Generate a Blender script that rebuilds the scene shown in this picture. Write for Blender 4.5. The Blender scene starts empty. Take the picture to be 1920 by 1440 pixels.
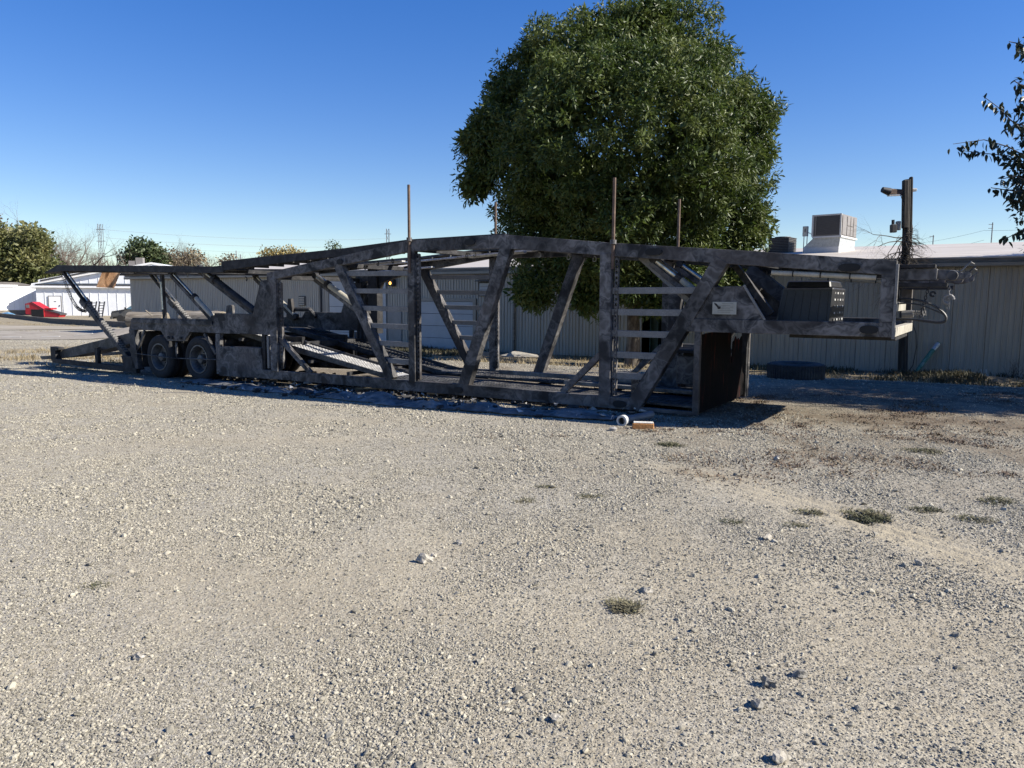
import bpy, bmesh, math, random
import numpy as np
from mathutils import Vector, Matrix, noise
random.seed(7); RN = np.random.default_rng(11)
R = math.radians; PI = math.pi
scn = bpy.context.scene; COL = scn.collection

# ------------------------------------------------------------------ camera
PITCH = math.atan(160 / 1400); ROLL = R(0.35)
fw = Vector((0, math.cos(PITCH), -math.sin(PITCH))); rt = Vector((1, 0, 0)); up = rt.cross(fw)
rt2 = rt * math.cos(ROLL) + up * math.sin(ROLL); up2 = -rt * math.sin(ROLL) + up * math.cos(ROLL)
cd = bpy.data.cameras.new('camera'); cam = bpy.data.objects.new('camera', cd); COL.objects.link(cam)
cd.sensor_width = 36; cd.lens = 26.25; cd.clip_start = .05; cd.clip_end = 6000
M = Matrix((rt2, up2, -fw)).transposed().to_4x4(); M.translation = (0, 0, 1.78); cam.matrix_world = M
scn.camera = cam
# ------------------------------------------------------------------ sky, sun, exposure
SUN_EL = 35.; SD = Vector((.978 * math.cos(R(SUN_EL)), -.207 * math.cos(R(SUN_EL)), math.sin(R(SUN_EL)))).normalized()
wd = bpy.data.worlds.new('World'); scn.world = wd; wd.use_nodes = True
nt = wd.node_tree; nt.nodes.clear()
sk = nt.nodes.new('ShaderNodeTexSky'); sk.sky_type = 'NISHITA'; sk.sun_disc = False
sk.sun_elevation = R(SUN_EL); sk.sun_rotation = math.atan2(SD.x, SD.y)
sk.air_density = 1.0; sk.dust_density = .1; sk.ozone_density = 2.5; sk.altitude = 200
bg = nt.nodes.new('ShaderNodeBackground'); bg.inputs['Strength'].default_value = .078
wo = nt.nodes.new('ShaderNodeOutputWorld')
hs0 = nt.nodes.new('ShaderNodeHueSaturation'); hs0.inputs['Hue'].default_value = .522; hs0.inputs['Saturation'].default_value = 1.6; hs0.inputs['Value'].default_value = 1.0
va = nt.nodes.new('ShaderNodeVectorMath'); va.operation = 'SCALE'; va.inputs['Scale'].default_value = .1
gm = nt.nodes.new('ShaderNodeGamma'); gm.inputs[1].default_value = .77
vb = nt.nodes.new('ShaderNodeVectorMath'); vb.operation = 'SCALE'; vb.inputs['Scale'].default_value = 8.6
nt.links.new(sk.outputs[0], va.inputs[0]); nt.links.new(va.outputs[0], gm.inputs[0]); nt.links.new(gm.outputs[0], vb.inputs[0])
nt.links.new(vb.outputs[0], hs0.inputs['Color']); nt.links.new(hs0.outputs[0], bg.inputs[0]); nt.links.new(bg.outputs[0], wo.inputs[0])
sl = bpy.data.lights.new('sun', 'SUN'); sl.energy = 5.0; sl.angle = R(.5); sl.color = (1, .945, .84)
so = bpy.data.objects.new('sun', sl); COL.objects.link(so); so.rotation_euler = SD.to_track_quat('Z', 'Y').to_euler()
scn.view_settings.view_transform = 'Standard'; scn.view_settings.look = 'None'
scn.view_settings.gamma = 1; scn.view_settings.exposure = .98; scn.view_settings.use_curve_mapping = False
scn.cycles.max_bounces = 6; scn.cycles.diffuse_bounces = 3; scn.cycles.transparent_max_bounces = 6

# ------------------------------------------------------------------ the lay of the land
# the trailer's own frame: s along its near side (towards the gooseneck), o away from the camera
ORG = Vector((-7.8, 16.4)); SU = Vector((.844, -.536)).normalized(); OU = Vector((-SU.y, SU.x))
TROT = math.atan2(SU.y, SU.x)
def sst(a, b, x):
    t = min(1, max(0, (x - a) / (b - a))); return t * t * (3 - 2 * t)
def G(x, y):
    z = G0(x, y)
    if 0 < y < 32 and abs(x) < 30:
        z += .012 * nz(x, y, .5, 12, 3) + .005 * nz(x, y, 3.5, 13, 2)
        k = rut(x, y) if x > 0 and y < 9 else 0
        if k > .05: z -= .022 * k; z += .014 * min(1, k) * (1 if math.sin(rutd(x, y)[1] * 48 + nz(x, y, 3, 18)) > .1 else 0)
    return z
def G0(x, y):
    qx, qy = x - ORG.x, y - ORG.y
    s = qx * SU.x + qy * SU.y; o = qx * OU.x + qy * OU.y
    b = max(-1.1, min(.26, .0165 * s)); k = sst(5, 17, o)
    z = b * (1 - k) + k * min(b, -.72)
    if o > 10:
        z += .95 * math.exp(-((x + 20.3) / 3.6) ** 2 - ((y - 43.8) / 2.6) ** 2)
        z += .22 * math.exp(-((s - 15.5) / 2.2) ** 2 - ((o - 17.3) / 1.3) ** 2)
    return z
def W(s, o, z=None):
    q = ORG + SU * s + OU * o
    return Vector((q.x, q.y, G(q.x, q.y) if z is None else z))
def gz(s, o): return W(s, o).z

# ------------------------------------------------------------------ materials
def _n(nt, t, **k):
    n = nt.nodes.new(t)
    for a, b in k.items(): setattr(n, a, b)
    return n
def mat(name, cols, scale=3., rough=.7, metal=0., detail=6., fine=None, bump=0., bscale=40., stretch=None, spec=.5, contrast=(.35, .65), rnd=0., trans=0., co='Object', rv=0.):
    """cols: list of colours along a noise; fine: (scale, amount) of fine value grain; rnd: per object value jitter"""
    m = bpy.data.materials.new(name); m.use_nodes = True; nt = m.node_tree
    p = nt.nodes['Principled BSDF']; L = nt.links.new
    tc = _n(nt, 'ShaderNodeTexCoord'); src = tc.outputs[co]
    if stretch:
        mp = _n(nt, 'ShaderNodeMapping'); mp.inputs['Scale'].default_value = stretch; L(src, mp.inputs[0]); src = mp.outputs[0]
    nz = _n(nt, 'ShaderNodeTexNoise'); nz.inputs['Scale'].default_value = scale; nz.inputs['Detail'].default_value = detail
    nz.inputs['Roughness'].default_value = .6; nz.inputs['Distortion'].default_value = .6
    L(src, nz.inputs['Vector'])
    cr = _n(nt, 'ShaderNodeValToRGB'); L(nz.outputs[0], cr.inputs[0]); e = cr.color_ramp.elements
    n = len(cols)
    while len(e) < n: e.new(.5)
    for i, c in enumerate(cols):
        e[i].position = contrast[0] + (contrast[1] - contrast[0]) * i / max(1, n - 1); e[i].color = (*c, 1)
    out = cr.outputs[0]
    if fine:
        n2 = _n(nt, 'ShaderNodeTexNoise'); n2.inputs['Scale'].default_value = fine[0]; n2.inputs['Detail'].default_value = 4
        L(src, n2.inputs['Vector'])
        mr = _n(nt, 'ShaderNodeMapRange'); mr.inputs[1].default_value = .3; mr.inputs[2].default_value = .7
        mr.inputs[3].default_value = 1 - fine[1]; mr.inputs[4].default_value = 1 + fine[1]; L(n2.outputs[0], mr.inputs[0])
        hs = _n(nt, 'ShaderNodeHueSaturation'); L(mr.outputs[0], hs.inputs['Value']); L(out, hs.inputs['Color']); out = hs.outputs[0]
    if rnd:
        oi = _n(nt, 'ShaderNodeObjectInfo'); mr = _n(nt, 'ShaderNodeMapRange')
        mr.inputs[3].default_value = 1 - rnd; mr.inputs[4].default_value = 1 + rnd; L(oi.outputs['Random'], mr.inputs[0])
        hs = _n(nt, 'ShaderNodeHueSaturation'); L(mr.outputs[0], hs.inputs['Value']); L(out, hs.inputs['Color']); out = hs.outputs[0]
    L(out, p.inputs['Base Color'])
    p.inputs['Roughness'].default_value = rough; p.inputs['Metallic'].default_value = metal; p.inputs['Specular IOR Level'].default_value = spec
    if rv:
        mr = _n(nt, 'ShaderNodeMapRange'); mr.inputs[1].default_value = .35; mr.inputs[2].default_value = .65
        mr.inputs[3].default_value = rough - rv; mr.inputs[4].default_value = rough + rv; L(nz.outputs[0], mr.inputs[0]); L(mr.outputs[0], p.inputs['Roughness'])
    if bump:
        n3 = _n(nt, 'ShaderNodeTexNoise'); n3.inputs['Scale'].default_value = bscale; n3.inputs['Detail'].default_value = 5; L(src, n3.inputs['Vector'])
        bp = _n(nt, 'ShaderNodeBump'); bp.inputs['Strength'].default_value = min(1, bump); bp.inputs['Distance'].default_value = .01 * max(1, bump)
        L(n3.outputs[0], bp.inputs['Height']); L(bp.outputs[0], p.inputs['Normal'])
    if trans:
        p.inputs['Transmission Weight'].default_value = 0
        tl = _n(nt, 'ShaderNodeBsdfTranslucent'); mx = _n(nt, 'ShaderNodeMixShader'); mx.inputs[0].default_value = trans
        L(out, tl.inputs[0]); L(p.outputs[0], mx.inputs[1]); L(tl.outputs[0], mx.inputs[2])
        L(mx.outputs[0], nt.nodes['Material Output'].inputs['Surface'])
    return m
def glow(name, c, s):
    m = mat(name, [c], rough=.4); p = m.node_tree.nodes['Principled BSDF']
    p.inputs['Emission Color'].default_value = (*c, 1); p.inputs['Emission Strength'].default_value = s; return m

def burnt():
    """fire-scorched steel: grey oxide, black soot blotches with sharp rims, a little rust"""
    m = bpy.data.materials.new('burnt_steel'); m.use_nodes = True; nt = m.node_tree; L = nt.links.new
    p = nt.nodes['Principled BSDF']; tc = _n(nt, 'ShaderNodeTexCoord')
    n1 = _n(nt, 'ShaderNodeTexNoise'); n1.inputs['Scale'].default_value = 3.4; n1.inputs['Detail'].default_value = 3; n1.inputs['Distortion'].default_value = .35
    n2 = _n(nt, 'ShaderNodeTexNoise'); n2.inputs['Scale'].default_value = 13; n2.inputs['Detail'].default_value = 7; n2.inputs['Distortion'].default_value = .4
    n3 = _n(nt, 'ShaderNodeTexNoise'); n3.inputs['Scale'].default_value = 1.1; n3.inputs['Detail'].default_value = 2
    for n in (n1, n2, n3): L(tc.outputs['Object'], n.inputs['Vector'])
    r1 = _n(nt, 'ShaderNodeValToRGB'); L(n1.outputs[0], r1.inputs[0]); e = r1.color_ramp.elements
    for i, (ps, c) in enumerate([(.38, (.014, .014, .016)), (.415, (.045, .044, .047)), (.47, (.115, .11, .106)), (.482, (.048, .045, .045)), (.54, (.16, .151, .146)), (.62, (.075, .068, .064))]):
        if i > 1: e.new(ps)
        e[i].position = ps; e[i].color = (*c, 1)
    r2 = _n(nt, 'ShaderNodeValToRGB'); L(n2.outputs[0], r2.inputs[0]); e = r2.color_ramp.elements
    e[0].position = .34; e[0].color = (.55, .55, .57, 1); e[1].position = .5; e[1].color = (1, 1, 1, 1)
    mx = _n(nt, 'ShaderNodeMix', data_type='RGBA', blend_type='MULTIPLY'); mx.inputs[0].default_value = 1
    L(r1.outputs[0], mx.inputs[6]); L(r2.outputs[0], mx.inputs[7])
    r3 = _n(nt, 'ShaderNodeValToRGB'); L(n3.outputs[0], r3.inputs[0]); e = r3.color_ramp.elements
    e[0].position = .5; e[0].color = (0, 0, 0, 1); e[1].position = .64; e[1].color = (.6, .6, .6, 1)
    m2 = _n(nt, 'ShaderNodeMix', data_type='RGBA'); L(r3.outputs[0], m2.inputs[0]); L(mx.outputs[2], m2.inputs[6]); m2.inputs[7].default_value = (.075, .058, .05, 1)
    n4 = _n(nt, 'ShaderNodeTexNoise'); n4.inputs['Scale'].default_value = .8; n4.inputs['Detail'].default_value = 4; L(tc.outputs['Object'], n4.inputs['Vector'])
    r4 = _n(nt, 'ShaderNodeMapRange'); r4.inputs[1].default_value = .38; r4.inputs[2].default_value = .58; r4.inputs[3].default_value = .45; r4.inputs[4].default_value = 1.25; L(n4.outputs[0], r4.inputs[0])
    h4 = _n(nt, 'ShaderNodeHueSaturation'); h4.inputs['Saturation'].default_value = .8; L(r4.outputs[0], h4.inputs['Value']); L(m2.outputs[2], h4.inputs['Color'])
    L(h4.outputs[0], p.inputs['Base Color'])
    p.inputs['Metallic'].default_value = .15; p.inputs['Roughness'].default_value = .72
    bp = _n(nt, 'ShaderNodeBump'); bp.inputs['Strength'].default_value = .5; bp.inputs['Distance'].default_value = .006
    L(n2.outputs[0], bp.inputs['Height']); L(bp.outputs[0], p.inputs['Normal'])
    return m

def ground_mat():
    m = bpy.data.materials.new('gravel_lot_ground'); m.use_nodes = True; nt = m.node_tree; L = nt.links.new
    p = nt.nodes['Principled BSDF']; tc = _n(nt, 'ShaderNodeTexCoord'); C = tc.outputs['Object']
    def noi(sc, det=5, dist=0.): 
        n = _n(nt, 'ShaderNodeTexNoise'); n.inputs['Scale'].default_value = sc; n.inputs['Detail'].default_value = det; n.inputs['Distortion'].default_value = dist
        L(C, n.inputs['Vector']); return n.outputs[0]
    def ramp(src, pts):
        r = _n(nt, 'ShaderNodeValToRGB'); L(src, r.inputs[0]); e = r.color_ramp.elements
        for i, (ps, c) in enumerate(pts):
            if i > 1: e.new(ps)
            e[i].position = ps; e[i].color = (*c, 1)
        return r.outputs[0]
    def mix(f, a, b, bt='MIX'):
        x = _n(nt, 'ShaderNodeMix', data_type='RGBA', blend_type=bt)
        if isinstance(f, float): x.inputs[0].default_value = f
        else: L(f, x.inputs[0])
        L(a, x.inputs[6]) if not isinstance(a, tuple) else setattr(x.inputs[6], 'default_value', (*a, 1))
        L(b, x.inputs[7]) if not isinstance(b, tuple) else setattr(x.inputs[7], 'default_value', (*b, 1))
        return x.outputs[2]
    at = _n(nt, 'ShaderNodeAttribute'); at.attribute_name = 'soil'; sep = _n(nt, 'ShaderNodeSeparateColor'); L(at.outputs['Color'], sep.inputs[0])
    gravelly, dirt, grassy = sep.outputs[0], sep.outputs[1], sep.outputs[2]
    vor = _n(nt, 'ShaderNodeTexVoronoi'); vor.inputs['Scale'].default_value = 75; L(C, vor.inputs['Vector'])
    vc = _n(nt, 'ShaderNodeSeparateColor'); L(vor.outputs['Color'], vc.inputs[0])
    v2 = _n(nt, 'ShaderNodeTexVoronoi'); v2.inputs['Scale'].default_value = 33; L(C, v2.inputs['Vector'])
    vc2 = _n(nt, 'ShaderNodeSeparateColor'); L(v2.outputs['Color'], vc2.inputs[0])
    sand = ramp(noi(1.3, 8, .5), [(.3, (0.2836, 0.2405, 0.1667)), (.5, (0.3438, 0.2953, 0.2092)), (.7, (0.3953, 0.3458, 0.2519))])
    stone = ramp(vc.outputs[0], [(0., (0.1204, 0.1055, 0.08525)), (.25, (0.2405, 0.2152, 0.1704)), (.6, (0.3438, 0.3122, 0.2519)), (1., (0.4812, 0.4471, 0.3642))])
    stone2 = ramp(vc2.outputs[0], [(0., (0.1031, 0.0928, 0.0775)), (.3, (0.2664, 0.2405, 0.1938)), (1., (0.4126, 0.3797, 0.3099))])
    stone = mix(.4, stone, stone2)
    c = mix(gravelly, sand, stone)
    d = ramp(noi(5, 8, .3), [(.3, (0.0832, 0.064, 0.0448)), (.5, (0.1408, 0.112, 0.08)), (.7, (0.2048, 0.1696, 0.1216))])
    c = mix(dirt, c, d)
    g = ramp(noi(9, 8, .3), [(.3, (0.1275, 0.1062, 0.0595)), (.5, (0.2295, 0.1785, 0.102)), (.7, (0.306, 0.255, 0.153))])
    c = mix(grassy, c, g)
    grain = ramp(noi(160, 3), [(.3, (.72, .72, .72)), (.7, (1.2, 1.2, 1.2))])
    c = mix(1., c, grain, 'MULTIPLY')
    L(c, p.inputs['Base Color']); p.inputs['Roughness'].default_value = .92; p.inputs['Specular IOR Level'].default_value = .2
    # relief: pebbles and grit
    def mul(a, k):
        x = _n(nt, 'ShaderNodeMath', operation='MULTIPLY'); L(a, x.inputs[0])
        L(k, x.inputs[1]) if not isinstance(k, float) else setattr(x.inputs[1], 'default_value', k); return x.outputs[0]
    def add(a, b):
        x = _n(nt, 'ShaderNodeMath', operation='ADD'); L(a, x.inputs[0]); L(b, x.inputs[1]); return x.outputs[0]
    h = add(mul(vor.outputs['Distance'], -.006 * 0 - .35), mul(v2.outputs['Distance'], -.55))
    v3 = _n(nt, 'ShaderNodeTexVoronoi'); v3.inputs['Scale'].default_value = 150; L(C, v3.inputs['Vector'])
    h = add(h, mul(v3.outputs['Distance'], -.15))
    bp = _n(nt, 'ShaderNodeBump'); bp.inputs['Strength'].default_value = 1.; bp.inputs['Distance'].default_value = .008
    L(h, bp.inputs['Height']); L(bp.outputs[0], p.inputs['Normal'])
    return m

MAT = dict(
    burnt=burnt(), ground=ground_mat(),
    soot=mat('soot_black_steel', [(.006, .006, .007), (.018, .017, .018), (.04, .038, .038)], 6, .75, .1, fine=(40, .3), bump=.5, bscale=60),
    deck=mat('scorched_deck_steel', [(.015, .015, .016), (.05, .049, .05), (.11, .105, .1)], 4, .6, .2, fine=(30, .3), bump=.6, bscale=50),
    bare=mat('bare_deck_metal', [(0.357, 0.3485, 0.34), (0.527, 0.5185, 0.51)], 5, .5, .3, fine=(30, .25), bump=.5),
    chrome=mat('ram_steel', [(.3, .29, .26), (.55, .53, .47)], 9, .33, .85, stretch=(1, 1, 1), fine=(30, .2)),
    rung=mat('grey_rung', [(.15, .145, .14), (.2, .194, .188)], 7, .65, .1, fine=(50, .2), bump=.3),
    plate=mat('id_plate', [(.3, .29, .25), (.38, .37, .32)], 9, .6),
    print=mat('faded_print', [(.17, .165, .15), (.22, .21, .19)], 9, .7),
    beige=mat('beige_pipe', [(.3, .28, .23), (.42, .39, .33)], 5, .6, fine=(40, .15)),
    redchar=mat('charred_red_panel', [(.004, .0035, .0035), (.009, .005, .0045), (.06, .014, .01)], 4, .9, 0, stretch=(1, 1.6, .35), fine=(40, .5), contrast=(.45, .66), bump=.5, spec=.12),
    tyre=mat('tyre_rubber', [(.012, .012, .013), (.022, .021, .021)], 6, .85, fine=(60, .3), bump=.3),
    rim=mat('dull_wheel_rim', [(0.06, 0.06, 0.06), (0.156, 0.153, 0.15)], 7, .55, .3, fine=(40, .2)),
    tread=mat('dusty_tyre', [(.02, .02, .022), (.05, .048, .045)], 5, .9, fine=(60, .3), bump=.3),
    hose=mat('black_hose', [(.015, .015, .016), (.05, .048, .045)], 8, .55),
    bin=mat('black_plastic', [(.012, .012, .014), (.022, .022, .025)], 6, .45, fine=(50, .2)),
    tan=mat('tan_steel_cladding', [(0.3231, 0.2919, 0.2463), (0.3618, 0.3299, 0.278)], .8, .45, 0, fine=(5, .12), stretch=(1, 1, .1), rnd=.025),
    tanedge=mat('tan_trim', [(.22, .2, .165), (.26, .235, .2)], 2, .5),
    fascia=mat('weathered_fascia', [(.1, .085, .07), (.17, .15, .12), (.24, .21, .17)], 2.5, .8, fine=(30, .25), stretch=(.4, .4, 3)),
    roof=mat('white_roof', [(0.3342, 0.2905, 0.2394), (0.4455, 0.3975, 0.3373), (0.5092, 0.4663, 0.4062)], 1.2, .6, fine=(8, .06), stretch=(.25, 2.2, 1), contrast=(.32, .6)),
    wdoor=mat('white_door', [(0.342, 0.351, 0.36), (0.387, 0.396, 0.405)], 1.5, .5),
    gdoor=mat('grey_door', [(.2, .19, .18), (.24, .23, .22)], 2, .5),
    gap=mat('dark_gap', [(.012, .012, .012), (.02, .02, .02)], 4, .9),
    dgreen=mat('dark_green_paint', [(.01, .03, .022), (.015, .045, .033)], 4, .6),
    bwood=mat('brown_fence_wood', [(.04, .026, .016), (.075, .05, .03)], 6, .85, stretch=(1, 1, .1)),
    white=mat('white_steel_cladding', [(.72, .73, .74), (.78, .79, .8)], .6, .45, rnd=.015),
    whitetrim=mat('white_trim', [(.78, .78, .78), (.82, .82, .82)], 2, .5),
    dtrim=mat('dark_trim', [(.03, .03, .032), (.05, .05, .05)], 2, .6),
    hvac=mat('hvac_grey', [(0.1836, 0.1652, 0.153), (0.2203, 0.202, 0.1897)], 3, .5, fine=(30, .08)),
    coil=mat('hvac_coil', [(.045, .042, .042), (.07, .066, .064)], 6, .6, stretch=(1, 1, 6)),
    galv=mat('galvanised', [(.45, .46, .46), (.6, .61, .62)], 6, .4, .5, fine=(20, .1)),
    curb=mat('roof_curb_white', [(0.5202, 0.5202, 0.5126), (0.5814, 0.5814, 0.5737)], 3, .55, fine=(20, .06)),
    pole=mat('weathered_pole', [(.012, .01, .009), (.03, .026, .022), (.07, .06, .05)], 6, .9, stretch=(1, 1, .12), fine=(40, .3), bump=1., bscale=30),
    twig=mat('dead_twigs', [(.05, .04, .032), (.11, .095, .08)], 6, .9),
    bark=mat('tree_bark', [(.05, .038, .028), (.1, .08, .06), (.17, .145, .115)], 9, .95, stretch=(1, 1, .25), bump=1., bscale=25, fine=(40, .3)),
    leaf=mat('ash_leaves', [(0.0386, 0.06296, 0.01257), (0.07168, 0.103, 0.02156), (0.1322, 0.1546, 0.04042)], 1.1, .5, fine=(9, .4), trans=.3, rv=.06, spec=.4),
    leaf2=mat('dark_broad_leaves', [(.012, .02, .01), (.03, .045, .018)], 1.5, .5, fine=(6, .35), trans=.12),
    lgold=mat('golden_leaves', [(.12, .1, .03), (.3, .23, .08), (.4, .32, .14)], .6, .6, fine=(3, .3), trans=.25),
    lolive=mat('olive_leaves', [(0.056, 0.072, 0.016), (0.12, 0.124, 0.04), (0.192, 0.176, 0.064)], .25, .6, fine=(2, .35), trans=.25),
    lgreen=mat('mid_green_leaves', [(.03, .05, .018), (.06, .085, .03), (.1, .12, .05)], .5, .6, fine=(2, .3), trans=.2),
    lpale=mat('pale_autumn_leaves', [(.16, .13, .08), (.28, .23, .15)], .6, .7, fine=(2, .3), trans=.2),
    branch=mat('bare_branches', [(.09, .07, .055), (.16, .13, .105)], 2, .9),
    pylon=mat('pylon_steel', [(.16, .17, .18), (.22, .23, .24)], 2, .6),
    wire=mat('overhead_wire', [(.12, .13, .15), (.16, .17, .19)], 2, .6),
    lot=mat('concrete_lot', [(0.246, 0.205, 0.1517), (0.3116, 0.2706, 0.205), (0.3608, 0.3198, 0.2542)], .35, .9, stretch=(.35, 1.6, 1), fine=(3, .12), bump=.4),
    lane=mat('asphalt_lane', [(0.2132, 0.1845, 0.1476), (0.2624, 0.2296, 0.1845), (0.3034, 0.2706, 0.2214)], .6, .9, fine=(6, .15), bump=.5, bscale=20),
    kerb=mat('kerb_timber', [(.07, .06, .05), (.12, .105, .085)], 2, .9),
    paint=mat('white_line', [(.5, .49, .46), (.58, .57, .54)], 2, .8),
    rock=mat('limestone_chips', [(0.1819, 0.1615, 0.1229), (0.2729, 0.248, 0.1913), (0.3638, 0.3343, 0.2664)], 30, .85, rnd=.5, fine=(90, .2)),
    bigrock=mat('pale_rock', [(0.2448, 0.22, 0.1786), (0.3427, 0.312, 0.2584), (0.4243, 0.392, 0.3344)], 25, .85, fine=(80, .2), bump=.6, bscale=60),
    darkrock=mat('dark_rock', [(.15, .14, .12), (.26, .24, .205)], 25, .85, fine=(80, .2), bump=.6, bscale=60),
    straw=mat('dry_grass_blades', [(0.16, 0.12, 0.06), (0.304, 0.24, 0.136), (0.4, 0.336, 0.208)], 2.5, .85, fine=(20, .3), trans=.2),
    weed=mat('dark_weeds', [(.035, .032, .018), (.08, .075, .04), (.13, .11, .06)], 3, .85, fine=(15, .3), trans=.15),
    redweed=mat('reddish_ground_weeds', [(.09, .06, .04), (.15, .105, .07), (.2, .16, .1)], 4, .9, fine=(25, .3)),
    gweed=mat('low_green_weeds', [(0.049, 0.0525, 0.021), (0.105, 0.098, 0.049), (0.154, 0.133, 0.077)], 5, .85, fine=(25, .3)),
    brick=mat('orange_brick', [(0.4, 0.176, 0.056), (0.496, 0.24, 0.088)], 12, .9, fine=(60, .15), bump=.6),
    mortar=mat('mortar_crust', [(.5, .47, .42), (.62, .6, .55)], 20, .9, bump=.6),
    pvc=mat('grey_pvc', [(0.1, 0.105, 0.115), (0.15, 0.155, 0.165)], 8, .5),
    ring=mat('white_collar', [(0.4125, 0.4125, 0.3975), (0.525, 0.525, 0.51)], 15, .5),
    teal=mat('teal_pipe', [(.03, .12, .09), (.06, .19, .14), (.2, .27, .23)], 6, .5, fine=(30, .15)),
    tarp=mat('blue_grey_charred_sheet', [(0.06185, 0.06188, 0.06175), (0.1374, 0.1368, 0.1344), (0.2337, 0.2261, 0.2141)], 3.5, .6, fine=(20, .25), bump=.8, bscale=18),
    scrap=mat('pale_scrap', [(.16, .15, .14), (.4, .38, .35), (.55, .53, .5)], 8, .7, rnd=.35),
    ash=mat('burnt_debris', [(.012, .012, .013), (.04, .038, .037), (.1, .096, .09)], 9, .85, rnd=.3),
    red=mat('red_paint', [(0.4, 0.016, 0.024), (0.48, 0.024, 0.032)], 1., .5),
    truckblue=mat('blue_truck_glass', [(.08, .16, .22), (.14, .24, .3)], 1, .2),
    truckdark=mat('dark_truck_body', [(.02, .022, .025), (.04, .042, .046)], 1, .35),
    truckgrey=mat('grey_truck_front', [(.06, .06, .06), (.11, .11, .105)], 3, .5, .3),
    log=mat('weathered_log', [(0.12, 0.096, 0.072), (0.204, 0.174, 0.132), (0.276, 0.24, 0.198)], 3, .9, stretch=(.3, 3, 3), bump=.8, bscale=20),
    mesh=mat('burnt_orange_mesh', [(0.42, 0.2888, 0.1985), (0.7875, 0.5906, 0.4253), (0.84, 0.6825, 0.5245)], 2.2, .8, fine=(30, .2), trans=.75),
    amber=glow('amber_lamp_lit', (1., .42, .05), 2.5),
    tarpblue=mat('blue_tarp', [(.08, .2, .35), (.14, .3, .45)], 2, .6),
    rust=mat('rusty_steel', [(.08, .05, .035), (.15, .1, .07)], 8, .8, fine=(40, .2)),
    orangewood=mat('splintered_wood', [(.25, .15, .09), (.42, .27, .17)], 5, .9),
)

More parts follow.
